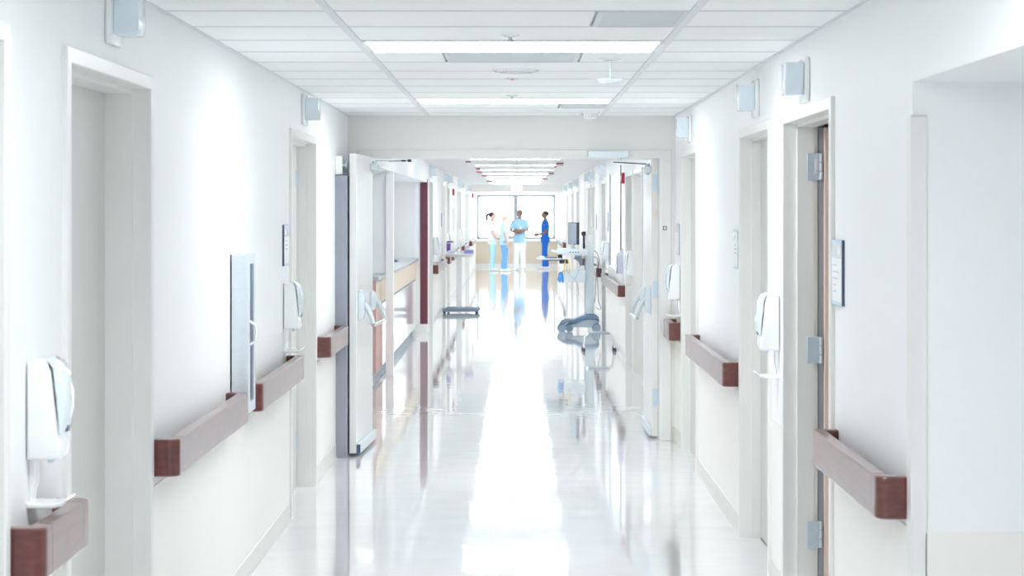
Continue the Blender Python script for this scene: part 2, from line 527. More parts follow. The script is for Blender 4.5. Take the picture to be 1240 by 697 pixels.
# nurse station recess on the left
bm = BM(); box(bm, -4.2, XL - TW, OPB, OPB + 0.12, 0, HC); struct('wall_station', bm, 'endwall')
bm = BM(); box(bm, -4.2, XL - TW, OPA - 0.12, OPA, 0, HC); struct('wall_station', bm, 'wall')
bm = BM(); box(bm, -4.3, -4.2, OPA - 0.12, OPB + 0.12, 0, HC); struct('wall_station', bm, 'wall')
bm = BM(); box(bm, -4.2, XL - TW, OPA, OPB, OPZ, OPZ + 0.05); struct('ceiling_station', bm, 'wall')
bm = BM(); box(bm, -1.31, -1.232, 20.58, 20.70, 0, OPZ, 0.004); struct('trim_station_post', bm, 'wall')
bm = BM(); box(bm, -2.6, -1.31, 20.60, 20.66, 1.03, OPZ); struct('wall_station_partition', bm, 'wall')
bm = BM(); box(bm, XL - TW - 0.02, XL + 0.004, OPB - 0.006, OPB + 0.0, 0.0, 0.95); struct('trim_station_wall_end', bm, 'cream')

# back of room seen past the ajar door on the right
RA, RB = doors_right[0][0], doors_right[0][1]
for nm, b in (('wall_patient_room', (XR + TW, 4.0, ALC + 0.12, ALC + 0.2)), ('wall_patient_room', (XR + TW, 4.0, 11.4, 11.5)), ('wall_patient_room', (3.9, 4.0, ALC + 0.2, 11.4))):
    bm = BM(); box(bm, *b, 0, HC); struct(nm, bm, 'slab')
bm = BM(); box(bm, XR + TW, 4.0, ALC + 0.12, 11.5, HC, HC + 0.06); struct('ceiling_patient_room', bm, 'tile')

# chart room behind the interior window
for b in ((XR2 + TW, 3.4, 22.6, 22.7, 0, HC), (XR2 + TW, 3.4, 27.0, 27.1, 0, HC), (3.3, 3.4, 22.7, 27.0, 0, HC)):
    bm = BM(); box(bm, *b); struct('wall_chart_room', bm, 'wall')
bm = BM(); box(bm, XR2 + TW, 3.4, 22.6, 27.1, HC, HC + 0.06); struct('ceiling_chart_room', bm, 'tile')

# wainscot and baseboards between the door frames
def runs(y0, y1, cuts):
    out = []; y = y0
    for a, b in cuts:
        if a > y: out.append((y, a))
        y = b
    if y1 > y: out.append((y, y1))
    return [(a, b) for a, b in out if b - a > 0.02]
ZW = 0.73
segL = runs(YB, OPA, [(a, b) for a, b, d in doors_left]) + runs(OPB, YF, [(a, b) for a, b, d in doors_left_far])
segR = runs(ALC, YE, [(a, b) for a, b, d in doors_right])
segR2 = runs(YE2 + 0.02, YF, [(a, b) for a, b, d in doors_right_far])
n = 0
for x, s, seg, side in ((XL, 1, segL, 'left'), (XR, -1, segR, 'right'), (XR2, -1, segR2, 'right')):
    for a, b in seg:
        bm = BM(); box(bm, min(x, x + s * 0.004), max(x, x + s * 0.004), a, b, 0.09, ZW)
        n += 1
        struct('trim_%d' % n, bm, 'cream')
        bm = BM(); prism(bm, [(x, 0), (x + s * 0.012, 0), (x + s * 0.008, 0.02), (x + s * 0.007, 0.098), (x, 0.102)], 'y', a, b)
        struct('baseboard_%s' % side, bm, 'base')
bm = BM(); box(bm, XR + 0.03, 3.9, ALC - 0.010, ALC, 0, 0.10); struct('baseboard_alcove', bm, 'base')
bm = BM(); box(bm, XL, XR2, YF - 0.012, YF, 0, 0.10); struct('baseboard_far_end', bm, 'base')
bm = BM(); box(bm, OX1 + 0.086, XR, YE - 0.010, YE, 0, 0.10); struct('baseboard_middle', bm, 'base')

# ------------------------------------------------------------------ ceiling
bm = BM(); box(bm, XL - TW, XR + TW, YB, YE, HC + 0.012, HC + 0.06)
ceil = struct('ceiling', bm, 'grid_gap')
bm = BM()
for x in (XGL, XGR):
    box(bm, x - 0.015, x + 0.015, YB, YE, HC - 0.0015, HC + 0.0125)
obj('main_tee', bm, 'tee', ceil, smooth=False)['kind'] = 'stuff'
bm = BM()
box(bm, XL, XL + 0.016, YB, YE, HC - 0.001, HC + 0.0125)
box(bm, XR - 0.016, XR, YB, YE, HC - 0.001, HC + 0.0125)
box(bm, XL, XR, YE - 0.016, YE, HC - 0.001, HC + 0.0125)
obj('wall_angle', bm, 'tee', ceil, smooth=False)['kind'] = 'stuff'
R0, PITCH = 7.03, 0.605
tee_me = None
for k in range(-8, 13):
    y = R0 + PITCH * k
    for x0, x1 in ((XL + 0.016, XGL - 0.015), (XGL + 0.015, XGR - 0.015), (XGR + 0.015, XR - 0.016)):
        bm = BM(); box(bm, x0, x1, y - 0.014, y + 0.014, HC - 0.001, HC + 0.0125)
        obj('cross_tee', bm, 'grid_gap', ceil, smooth=False)
rows = [(R0 + PITCH * k, min(R0 + PITCH * (k + 1), YE)) for k in range(-8, 13)]
LIGHT_ROWS = (-5, 2, 9)
def ceiling_tile(x0, x1, y0, y1, m='tile', name='ceiling_tile'):
    b = BM(); box(b, x0, x1, y0, y1, HC, HC + 0.0115)
    bmesh.ops.bevel(b, geom=[e for e in b.edges if all(abs(v.co.z - HC) < 1e-5 for v in e.verts)], offset=0.004, segments=1, affect='EDGES')
    return obj(name, b, m, ceil, smooth=False)
G = 0.0145
for k, (y0, y1) in zip(range(-8, 13), rows):
    ceiling_tile(XL + 0.016, XGL - G, y0 + G, y1 - G)
    ceiling_tile(XGR + G, XR - 0.016, y0 + G, y1 - G)
    if k in LIGHT_ROWS:
        continue
    if k == 3:
        ceiling_tile(XGL + G, -0.325, y0 + G, y1 - G); ceiling_tile(0.285, XGR - G, y0 + G, y1 - G)
    elif k in (0, 10):
        ceiling_tile(XGL + G, 0.27, y0 + G, y1 - G)
    else:
        ceiling_tile(XGL + G, XGR - G, y0 + G, y1 - G)
bm = BM(); box(bm, XL - TW, XR2 + TW, YE2, 54.0, HC, HC + 0.06)
struct('ceiling', bm, 'far_ceiling')

# troffers
def troffer(x, y, w, d, label, group, m='lamp'):
    t = thing('ceiling_light', label, 'ceiling light', (x, y, HC), 0, group)
    b = BM()
    e = 0.018
    box(b, -w / 2, w / 2, -d / 2, -d / 2 + e, -0.004, 0.011)
    box(b, -w / 2, w / 2, d / 2 - e, d / 2, -0.004, 0.011)
    box(b, -w / 2, -w / 2 + e, -d / 2 + e, d / 2 - e, -0.004, 0.011)
    box(b, w / 2 - e, w / 2, -d / 2 + e, d / 2 - e, -0.004, 0.011)
    obj('frame', b, 'white_plastic', t, smooth=False)['kind'] = 'stuff'
    b = BM(); box(b, -w / 2 + e, w / 2 - e, -d / 2 + e, d / 2 - e, -0.001, 0.008)
    obj('diffuser', b, m, t, smooth=False)
    return t
xc = (XGL + XGR) / 2
LW, LD = XGR - XGL - 0.031, PITCH - 0.029
troffer(xc, R0 + PITCH * 2.5, LW, LD, 'white troffer across the ceiling between the round diffuser and the corner grille', None)
troffer(xc, R0 + PITCH * 9.5, LW, LD, 'white troffer in the ceiling just before the double doors', None)
troffer(xc, R0 - PITCH * 4.5, LW, LD, 'white troffer in the ceiling above the first soap dispenser', None)
for i, y in enumerate((0.1, -4.1)):
    troffer(xc, y, LW, LD, 'white troffer behind the camera, number %s from the alcove' % ('one', 'two')[i], None)
ords = ['first', 'second', 'third', 'fourth', 'fifth', 'sixth', 'seventh', 'eighth', 'ninth', 'tenth', 'eleventh', 'twelfth']
fy = [16.4, 20.0, 23.6, 27.2, 30.8, 34.4, 38.0, 41.6, 45.2, 48.8, 52.0]
for i, y in enumerate(fy):
    troffer(-0.02, y, 1.22, 0.59, '%s lit ceiling troffer past the double doors' % ords[i], 'troffers of the corridor past the double doors', 'lamp_far')
troffer(-0.02, 55.2, 1.22, 0.59, 'added troffer in the lowered ceiling lighting the people before the far window', None).location.z = 2.147  # unseen lamp, added to brighten the people at the window
troffer(2.0, 24.4, 1.2, 0.6, 'added troffer brightening the chart room over the near end of its desk', None)  # unseen lamp, added to make the chart room bright
troffer(2.0, 26.2, 1.2, 0.6, 'added troffer brightening the chart room over the far end of its desk', None)  # second unseen lamp, added for more light in the chart room
troffer(-2.7, 24.3, 1.2, 0.6, 'troffer under the nurse station soffit', None).location.z = OPZ

# ------------------------------------------------------------------ doors
def door_frame_bm(L, ztop, thick):
    """frame around an opening of outer width L, local x out of the wall, y along, origin at wall face"""
    b = BM()
    deep = -TW if thick else -0.135
    prism(b, [(0, 0), (FD, 0), (FD, ztop - FD + 0.006), (L - FD, ztop - FD + 0.006), (L - FD, 0), (L, 0), (L, ztop), (0, ztop)], 'x', deep, 0.016, 0.003)
    # rabbet stop
    if thick is None or thick > 0.06:
        xd = thick if thick else 0.115
        s0, s1 = -xd, -0.045
        prism(b, [(FD, 0), (FD + 0.014, 0), (FD + 0.014, ztop - FD - 0.008), (L - FD - 0.014, ztop - FD - 0.008), (L - FD - 0.014, 0), (L - FD, 0), (L - FD, ztop - FD + 0.006), (FD, ztop - FD + 0.006)], 'x', s0, s1)
    return b

def hinge_bm():
    b = BM()
    return b

def add_hinge(parent, c, face, ax, hh=0.057, w=0.05):
    """plate hinge: c centre of plate, face = 'y' (plate normal to y) or 'x'; ax knuckle side sign"""
    h = BM()
    if face == 'y':
        box(h, c[0] - w / 2, c[0] + w / 2, c[1] - 0.002, c[1] + 0.002, c[2] - hh, c[2] + hh, 0.001)
        kx, ky = c[0] + ax * (w / 2 + 0.006), c[1]
    else:
        box(h, c[0] - 0.002, c[0] + 0.002, c[1] - w / 2, c[1] + w / 2, c[2] - hh, c[2] + hh, 0.001)
        kx, ky = c[0], c[1] + ax * (w / 2 + 0.006)
    o = obj('hinge', h, 'hinge_steel', parent)
    k = BM()
    for q in range(3):
        z0 = c[2] - hh + q * 2 * hh / 3 + 0.002
        cyl(k, (kx, ky, z0), (kx, ky, z0 + 2 * hh / 3 - 0.004), 0.0065, n=10)
    obj('knuckle', k, 'hinge_steel', o)['kind'] = 'stuff'
    s = BM()
    for q, (du, dz) in enumerate(((-0.3, 0.7), (0.1, 0.3), (-0.3, -0.3), (0.1, -0.7))):
        if face == 'y':
            cyl(s, (c[0] + du * w, c[1] - 0.0035, c[2] + dz * hh), (c[0] + du * w, c[1] + 0.0035, c[2] + dz * hh), 0.005, n=8)
        else:
            cyl(s, (c[0] - 0.0035, c[1] + du * w, c[2] + dz * hh), (c[0] + 0.0035, c[1] + du * w, c[2] + dz * hh), 0.005, n=8)
    obj('screw', s, 'grille', o)['kind'] = 'stuff'
    return o

dn = 0
def make_door(x, side, y0, y1, d, hinges=False, slab_mat='slab', hinge_z=(0.28, 1.06, 1.84)):
    """side +1: left wall (faces +x); -1: right wall"""
    global dn
    dn += 1
    L = y1 - y0
    ztop = ZL if side > 0 else ZR
    # right-hand doors are turned half round, so their local y runs back toward the camera
    r = struct_root('door_%d' % dn, (x, y0 if side > 0 else y1, 0), 0 if side > 0 else PI)
    obj('door_frame', door_frame_bm(L, ztop, d), 'frame', r, smooth=False)
    if d is not None:
        b = BM(); box(b, -d - 0.045, -d, FD, L - FD, 0.008, ztop - FD - 0.004)
        slab = obj('door_slab', b, slab_mat, r, smooth=False)
        # lever handle
        hy = FD + 0.08 if side > 0 else L - FD - 0.08
        sg = 1 if side > 0 else -1
        if d >= 0.09 and d < 0.12:
            b = BM(); cyl(b, (-d, hy, 0.98), (-d + 0.05, hy, 0.98), 0.011, n=10); cyl(b, (-d, hy, 0.98), (-d + 0.008, hy, 0.98), 0.03, n=14)
            sweep(b, [(-d + 0.045, hy, 0.98), (-d + 0.05, hy + sg * 0.05, 0.98), (-d + 0.045, hy + sg * 0.11, 0.98)], [0.010, 0.010, 0.008], (0, 0, 1), 8)
            obj('door_handle', b, 'alu', slab)
        if hinges:
            for z in hinge_z:
                add_hinge(slab, (-d + 0.002, L - FD - 0.038 if side > 0 else FD + 0.038, z), 'x', 1 if side > 0 else -1)
    return r

for i, (a, b, d) in enumerate(doors_left):
    make_door(XL, 1, a, b, d, hinges=(i == 2))
for i, (a, b, d) in enumerate(doors_right):
    r = make_door(XR, -1, a, b, d)
    if d is None:
        # hinges sit on the far jamb, the wooden door swung into the room
        for z in (0.283, 1.061, 1.836):
            hg = add_hinge(r, (-0.112, FD + 0.016, z), 'y', -1, w=0.052)
            if z > 1.5:
                bm = BM(); box(bm, -0.128, -0.116, FD + 0.0185, FD + 0.019, z - 0.028, z + 0.034); obj('sticker', bm, 'paper', hg, smooth=False)
        bm = BM(); box(bm, -0.158 - 1.12, -0.158, FD + 0.002, FD + 0.046, 0.01, ZR - FD - 0.01)
        sl = obj('door_slab', bm, 'woodedge', r, smooth=False)
        bm = BM(); box(bm, -0.1575, -0.1365, FD - 0.02, FD + 0.003, 0.01, ZR - FD - 0.01)  # grey strip standing in for the dark of the open hinge gap
        obj('gap_shade', bm, 'winframe', r, smooth=False)
for a, b, d in doors_left_far: make_door(XL, 1, a, b, d)
for a, b, d in doors_right_far: make_door(XR2, -1, a, b, d)

# pair of double-egress leaves
def panic(parent, sgn, ya, yb, zc):
    """sgn +1: leaf face looks toward +x at local x = 0"""
    for y, hz, hw in ((ya, 0.105, 0.05), (yb, 0.075, 0.05)):
        b = BM(); prism(b, [(0, -hz), (sgn * 0.030, -hz + 0.012), (sgn * 0.042, -hz + 0.05), (sgn * 0.042, hz - 0.05), (sgn * 0.030, hz - 0.012), (0, hz)], 'y', y - hw, y + hw, 0.006, 2)
        for v in b.verts: v.co.z += zc
        hs = obj('panic_bar_housing', b, 'panic', parent)
        b = BM(); sweep(b, [(sgn * 0.035, y, zc + 0.01), (sgn * 0.065, y, zc - 0.03), (sgn * 0.09, y, zc - 0.09), (sgn * 0.1, y, zc - 0.135)], [(0.018, 0.02), (0.017, 0.018), (0.014, 0.016), (0.013, 0.014)], (0, 1, 0), 12)
        obj('panic_bar_arm', b, 'panic', hs)
    b = BM(); cyl(b, (sgn * 0.1, ya - 0.03, zc - 0.135), (sgn * 0.1, yb + 0.03, zc - 0.135), 0.013, n=14)
    obj('panic_bar', b, 'chrome', parent)

dn += 1
ang = math.atan2(-0.045, 0.95)
dl = struct_root('door_%d' % dn, (-1.035, YE - 0.02, 0), 0)
dl.rotation_euler.z = -0.048     # stands open against the wall, toward the camera
LWD = 0.95
bm = BM(); box(bm, -0.046, 0, -LWD, 0, 0.02, 2.035, 0.002)
lslab = obj('door_slab', bm, 'leaf', dl, smooth=False)
panic(dl, 1, -0.80, -0.12, 1.01)
bm = BM(); box(bm, 0.0005, 0.030, -LWD + 0.005, -0.01, 0.02, 0.085, 0.003); box(bm, -0.046, -0.001, -LWD - 0.002, -LWD + 0.0, 0.022, 0.03)
obj('door_sweep', bm, 'alu', dl)
bm = BM(); box(bm, 0.004, 0.028, -LWD + 0.001, -LWD + 0.0051, 0.022, 0.080)
obj('sweep_end', bm, 'navy', dl)
bm = BM(); box(bm, 0.0003, 0.003, -LWD + 0.12, -LWD + 0.16, 0.55, 1.86, 0.001)
obj('edge_strip', bm, 'leaf', dl)
bm = BM(); box(bm, 0.001, 0.055, -0.16, -0.09, 1.935, 1.985, 0.005); cyl(bm, (0.03, -0.125, 1.915), (0.03, -0.125, 2.005), 0.018, n=14)
box(bm, 0.055, 0.085, -0.12, -0.10, 1.965, 1.975); box(bm, 0.055, 0.085, -0.12, -0.10, 1.94, 1.948)
cl = obj('door_closer', bm, 'panic', dl); cl['kind'] = 'stuff'
bm = BM(); cyl(bm, (0.03, -0.125, 2.008), (0.16, -0.10, 2.005), 0.003, n=8); cyl(bm, (0.13, -0.10, 2.003), (0.27, -0.08, 2.008), 0.005, n=8)
ca = obj('closer_arm', bm, 'lavender_steel', dl); ca['kind'] = 'stuff'
bm = BM(); box(bm, 0.26, 0.285, -0.09, -0.06, 1.998, 2.016, 0.002); obj('arm_end', bm, 'dark', ca)
bm = BM(); box(bm, 0.215, 0.245, -0.095, -0.075, 2.000, 2.012, 0.002); obj('arm_joint', bm, 'dark', ca)

dn += 1
dr = struct_root('door_%d' % dn, (0.976, 14.97, 0), 0)
bm = BM(); box(bm, 0.0, 0.045, 0.0, 0.93, 0.016, 2.02, 0.002)
obj('door_slab', bm, 'leaf', dr, smooth=False)
panic(dr, -1, 0.13, 0.78, 1.0)
for z in (0.30, 1.08, 1.852):
    add_hinge(dr, (0.026, -0.0025, z), 'y', 1, hh=0.062, w=0.038)
bm = BM(); box(bm, -0.02, -0.0005, 0.01, 0.92, 0.02, 0.08, 0.003); obj('door_sweep', bm, 'alu', dr)
bm = BM(); box(bm, 0.026, 0.040, -0.003, 0.0, 1.60, 1.655, 0.001); obj('latch_plate', bm, 'woodedge', dr)
bm = BM(); box(bm, -0.050, -0.001, 0.04, 0.12, 1.925, 1.975, 0.004); cyl(bm, (-0.025, 0.08, 1.91), (-0.025, 0.08, 1.995), 0.017, n=14)
obj('door_closer', bm, 'panic', dr)['kind'] = 'stuff'
bm = BM(); cyl(bm, (-0.025, 0.08, 1.99), (-0.28, -0.10, 2.0), 0.004, n=8)
obj('closer_arm', bm, 'dark', dr)

t = thing('door_operator', 'flat silver door operator box on the head of the double door frame', 'door operator', (0.655, YE - 0.018, 2.053))
bm = BM(); box(bm, -0.145, 0.145, -0.055, 0, -0.025, 0.025, 0.003); obj('housing', bm, 'alu', t)
bm = BM(); cyl(bm, (0.08, -0.03, -0.045), (0.08, -0.03, -0.024), 0.012, n=14); obj('spindle', bm, 'panic', t)
t = thing('door_magnet', 'white wall magnet with steel disc holding the open leaf', 'door magnet', (XL, 13.86, 1.955))
bm = BM(); box(bm, 0, 0.045, -0.04, 0.05, -0.063, 0.063, 0.006, 2); obj('housing', bm, 'white_plastic', t)
bm = BM(); cyl(bm, (0.045, 0.0, 0), (0.062, 0.0, 0), 0.012, n=12); cyl(bm, (0.062, 0, 0), (0.074, 0, 0), 0.026, n=18); obj('steel_disc', bm, 'steel', t)
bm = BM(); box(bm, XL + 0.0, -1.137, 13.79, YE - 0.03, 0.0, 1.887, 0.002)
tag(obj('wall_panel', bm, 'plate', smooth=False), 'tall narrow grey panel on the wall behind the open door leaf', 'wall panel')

# ------------------------------------------------------------------ handrails
def rail_cap(sg, y):
    b = BM()
    pts = [(0.0, 0.0), (0.0, 0.045), (0.035, 0.052), (0.046, 0.062), (0.048, 0.085), (0.092, 0.085), (0.092, 0.04)]
    for k in range(1, 12):
        a = k * PI / 24
        pts.append((0.055 + 0.037 * math.cos(a), 0.037 - 0.037 * math.sin(a)))
    pts.append((0.055, 0.0))
    pp = [(px, y + sg * py) for px, py in pts]
    if sg < 0: pp = pp[::-1]
    prism(b, pp, 'z', -0.0625, 0.0625, 0.006, 2)
    return b

def handrail(x, side, y0, y1, z, label, group=None):
    L = y1 - y0
    t = thing('handrail', label, 'handrail', (x, (y0 + y1) / 2, z), 0 if side > 0 else PI, group)
    b = BM()
    prism(b, [(0.052, -0.0625), (0.086, -0.0625), (0.0903, -0.0607), (0.092, -0.0565), (0.092, 0.0565), (0.0903, 0.0607), (0.086, 0.0625), (0.052, 0.0625), (0.048, 0.0585), (0.048, -0.0585)], 'y', -L / 2 + 0.0865, L / 2 - 0.0865)
    obj('rail', b, 'cherry', t, smooth=False)
    obj('end_cap', rail_cap(1, -L / 2), 'cherry', t, smooth=False)
    obj('end_cap', rail_cap(-1, L / 2), 'cherry', t, smooth=False)
    if L > 1.2:
        b = BM(); box(b, 0, 0.05, -0.02, 0.02, -0.055, 0.0); obj('bracket', b, 'cherry', t)
    return t

gl = None
handrail(XL, 1, 4.905, 5.44, 0.833, 'short cherry handrail below the soap dispenser on the left wall')
handrail(XL, 1, 6.86, 8.66, 0.828, 'long cherry handrail ending under the fire extinguisher cabinet')
handrail(XL, 1, 9.12, 10.92, 0.825, 'cherry handrail between the extinguisher cabinet and the left wall door with hinges')
handrail(XL, 1, 12.46, 13.77, 0.825, 'cherry handrail running behind the open door leaf on the left wall')
handrail(XR, -1, 6.02, 7.36, 0.812, 'cherry handrail on the right wall under the framed notice')
handrail(XR, -1, 10.52, 12.90, 0.815, 'long cherry handrail on the right wall between two grey doors')
handrail(XR, -1, 14.24, 14.80, 0.815, 'stubby cherry handrail in the corner beside the double door frame')
g = 'handrails of the corridor past the double doors'
handrail(XL, 1, 29.55, 33.35, 0.808, 'cherry handrail on the left wall straight past the maroon corner strip', g)
handrail(XL, 1, 34.80, 35.55, 0.815, 'short cherry handrail on the left wall just behind the wheeled table', g)
handrail(XL, 1, 36.95, 41.3, 0.82, 'third cherry handrail on the left wall past the maroon corner strip', g)
handrail(XL, 1, 44.55, 48.4, 0.825, 'fourth cherry handrail on the left wall past the maroon corner strip', g)
handrail(XL, 1, 51.8, 58.4, 0.825, 'cherry handrail nearest the far window on the left wall', g)
handrail(XR2, -1, 22.50, 27.0, 0.772, 'cherry handrail under the maroon framed window on the right wall', g)
handrail(XR2, -1, 28.66, 31.1, 0.79, 'cherry handrail behind the computer cart', g)
handrail(XR2, -1, 34.5, 39.4, 0.80, 'cherry handrail on the right wall just past the computer cart', g)
handrail(XR2, -1, 49.4, 57.8, 0.825, 'cherry handrail nearest the far window on the right wall', g)

# ------------------------------------------------------------------ soap dispensers
def make_dispenser(loc, rz, label, group):
    t = thing('soap_dispenser', label, 'soap dispenser', loc, rz, group)
    W = 0.062
    b = BM()
    prism(b, [(0.004, 0.0), (0.098, 0.0), (0.104, 0.012), (0.103, 0.045), (0.096, 0.06), (0.088, 0.15), (0.078, 0.222), (0.062, 0.243), (0.03, 0.247), (0.004, 0.24)], 'y', -W, W, 0.010, 3)
    obj('body', b, 'white_plastic', t)
    b = BM()
    prism(b, [(0.104, 0.062), (0.112, 0.078), (0.119, 0.12), (0.117, 0.16), (0.108, 0.205), (0.09, 0.238), (0.068, 0.250), (0.058, 0.246), (0.077, 0.224), (0.088, 0.15), (0.0955, 0.064)], 'y', -W + 0.004, W - 0.004, 0.006, 2)
    cv = obj('front_cover', b, 'blue_plastic', t)
    b = BM(); box(b, 0.1005, 0.1135, -0.012, 0.012, 0.066, 0.082, 0.002)
    obj('latch', b, 'navy', cv)
    b = BM(); prism(b, [(0, -0.118), (0.008, -0.118), (0.008, -0.09), (0.020, -0.06), (0.020, -0.001), (0.0, -0.001)], 'y', -0.028, 0.028, 0.003)
    obj('mounting_plate', b, 'white_plastic', t)
    b = BM(); prism(b, [(0.0, -0.122), (0.075, -0.122), (0.105, -0.116), (0.123, -0.100), (0.120, -0.097), (0.100, -0.106), (0.07, -0.110), (0.0, -0.108)], 'y', -0.05, 0.05, 0.003)
    obj('drip_tray', b, 'white_plastic', t)
    b = BM(); cyl(b, (0.06, 0, -0.012), (0.06, 0, 0.004), 0.009, 0.012, n=10)
    obj('spout', b, 'pale_print', t)
    for ch in t.children_recursive:
        ch.data.transform(Matrix.Diagonal((0.83, 1.0, 1.0, 1.0)))
    return t

dsp = make_dispenser((XL, 5.16, 1.034), 0, 'white soap dispenser with drip tray above the short handrail at the frame edge', None)
def dispenser(x, side, y, z, label, group=None):
    return dup(dsp, (x, y, z), 0 if side > 0 else PI, label, group)
dispenser(XL, 1, 10.78, 1.034, 'white soap dispenser between the extinguisher cabinet and the hinged left door')
dispenser(XR, -1, 9.00, 1.045, 'white soap dispenser between the two closest right wall doors')
dispenser(XR, -1, 14.45, 1.03, 'white soap dispenser in the corner above the stubby handrail')
g = 'soap dispensers past the double doors'
dispenser(XL, 1, 29.95, 1.02, 'soap dispenser just past the maroon corner strip', g)
dispenser(XL, 1, 35.2, 1.02, 'soap dispenser on the wall behind the wheeled table', g)
dispenser(XL, 1, 42.9, 1.03, 'third soap dispenser past the maroon corner strip', g)
dispenser(XL, 1, 49.95, 1.03, 'soap dispenser on the left wall closest to the woman in white', g)
dispenser(XR2, -1, 20.95, 0.995, 'soap dispenser between two pale doors past the double doors on the right', g)
dispenser(XR2, -1, 26.72, 1.01, 'soap dispenser at the far edge of the maroon framed window', g)

# ------------------------------------------------------------------ call lights
def make_call(loc, rz, label, group):
    t = thing('call_light', label, 'call light', loc, rz, group)
    b = BM(); box(b, 0, 0.018, -0.10, 0.10, -0.092, 0.085, 0.008, 3); obj('back_plate', b, 'white_plastic', t)
    b = BM(); box(b, 0.018, 0.092, -0.06, 0.06, -0.063, 0.063, 0.005, 2); ln = obj('lens', b, 'lens', t)
    b = BM()
    for k in range(6):
        z = -0.048 + k * 0.0075
        box(b, 0.03, 0.0925, -0.0605, 0.0605, z, z + 0.003)
    obj('rib', b, 'blue_plastic', ln, smooth=False)['kind'] = 'stuff'
    b = BM(); box(b, 0.016, 0.0945, -0.062, 0.062, 0.060, 0.066, 0.002); obj('cap', b, 'white_plastic', t)
    return t
cl0 = make_call((XL, 6.18, 2.235), 0, 'pale blue call light above the closest left doorway', 'corridor call lights')
g = 'corridor call lights'
def call(x, side, y, z, label): return dup(cl0, (x, y, z), 0 if side > 0 else PI, label, g)
call(XL, 1, 11.74, 2.225, 'pale blue call light above the hinged door on the left wall')
call(XR, -1, 8.12, 2.165, 'pale blue call light above the ajar wooden door')
call(XR, -1, 9.80, 2.185, 'pale blue call light above the closed door beyond the ajar one')
call(XR, -1, 13.55, 2.19, 'pale blue call light in the corner above the last right door before the double doors')
for i, y in enumerate((28.75, 34.1, 36.2, 42.0, 43.9, 49.2, 51.0)):
    call(XL, 1, y, 2.20, 'call light above the %s left wall door past the double doors' % ords[i])
for i, y in enumerate((27.6, 31.8, 33.8, 40.2, 44.1, 48.7)):
    call(XR2, -1, y, 2.19, 'call light above the %s right wall door past the maroon framed window' % ords[i])

# ------------------------------------------------------------------ wall signs
def sign(x, side, y, z, w, h, label, lines=4, edge='navy', group=None):
    t = thing('wall_sign', label, 'sign', (x, y, z), 0 if side > 0 else PI, group)
    b = BM(); box(b, 0, 0.010, -w / 2, w / 2, -h / 2, h / 2, 0.001); obj('frame', b, edge, t)
    b = BM(); box(b, 0.010, 0.0112, -w / 2, w / 2, -h / 2, h / 2); ps = obj('panel', b, 'paper', t, smooth=False)
    if lines:
        b = BM(); box(b, 0.0112, 0.0116, -w / 2, w / 2, h / 2 - h * 0.06, h / 2); box(b, 0.0112, 0.0116, -w / 2, w / 2, -h / 2, -h / 2 + h * 0.06)
        obj('border', b, 'pale_print', ps, smooth=False)['kind'] = 'stuff'
        b = BM(); box(b, 0.0112, 0.0115, -w / 2, w / 2, h / 2 - h * 0.28, h / 2 - h * 0.06); hb = obj('header_band', b, 'blue_plastic', ps, smooth=False)
        b = BM(); prism(b, [(-side * w * 0.25 + 0.020 * math.cos(k * PI / 8) * w / 0.23, h * 0.33 + 0.018 * math.sin(k * PI / 8)) for k in range(16)], 'x', 0.0115, 0.012); obj('emblem', b, 'paper', ps, smooth=False)
        b = BM()
        for k in range(lines):
            zz = h * 0.10 - k * h * 0.10
            box(b, 0.0112, 0.0115, -w * 0.30, -w * 0.30 + w * (0.34, 0.55, 0.46, 0.30)[k % 4], zz, zz + h * 0.015)
        obj('print', b, 'blue_plastic', ps, smooth=False)['kind'] = 'stuff'
    return t
sign(XL, 1, 10.80, 1.47, 0.22, 0.215, 'navy edged name plate above the soap dispenser on the left wall', 3)
sign(XR, -1, 7.30, 1.432, 0.235, 0.23, 'framed notice beside the ajar door above the handrail', 5)
sign(XR, -1, 10.66, 1.45, 0.18, 0.20, 'pale name plate beside the closed door on the right wall', 3, 'steel')
sign(XR, -1, 14.52, 1.45, 0.17, 0.22, 'pale name plate in the corner above the soap dispenser', 3, 'steel')
g = 'name plates past the double doors'
sign(XL, 1, 33.3, 1.50, 0.22, 0.22, 'blue edged name plate on the left wall above the wheeled table', 0, 'cart_blue', g)
sign(XL, 1, 39.2, 1.48, 0.30, 0.42, 'tall glassy notice on the left wall beyond the wheeled table', 0, 'blue_plastic', g)
sign(XR2, -1, 26.95, 1.50, 0.22, 0.24, 'blue edged name plate just past the maroon framed window', 0, 'cart_blue', g)
sign(XR2, -1, 30.9, 1.48, 0.22, 0.23, 'blue edged name plate behind the computer cart', 0, 'cart_blue', g)

# ------------------------------------------------------------------ extinguisher cabinet
t = thing('extinguisher_cabinet', 'silver fire extinguisher cabinet with narrow glass door on left wall', 'cabinet', (XL, 8.86, 1.13))
bm = BM()
w2, hh, dp = 0.11, 0.333, 0.062
box(bm, 0.0, 0.006, -w2, w2, -hh, hh)
box(bm, 0.0, dp, -w2, -w2 + 0.006, -hh, hh); box(bm, 0.0, dp, w2 - 0.006, w2, -hh, hh)
box(bm, 0.001, dp, -w2 + 0.006, w2 - 0.006, hh - 0.006, hh); box(bm, 0.001, dp, -w2 + 0.006, w2 - 0.006, -hh, -hh + 0.006)
obj('cabinet_body', bm, 'alu', t, smooth=False)['kind'] = 'stuff'
bm = BM()
prism(bm, [(-w2 - 0.006, -hh - 0.006), (w2 + 0.006, -hh - 0.006), (w2 + 0.006, -hh + 0.04), (-w2 - 0.006, -hh + 0.04)], 'x', dp, dp + 0.016)
prism(bm, [(-w2 - 0.006, hh - 0.04), (w2 + 0.006, hh - 0.04), (w2 + 0.006, hh + 0.006), (-w2 - 0.006, hh + 0.006)], 'x', dp, dp + 0.016)
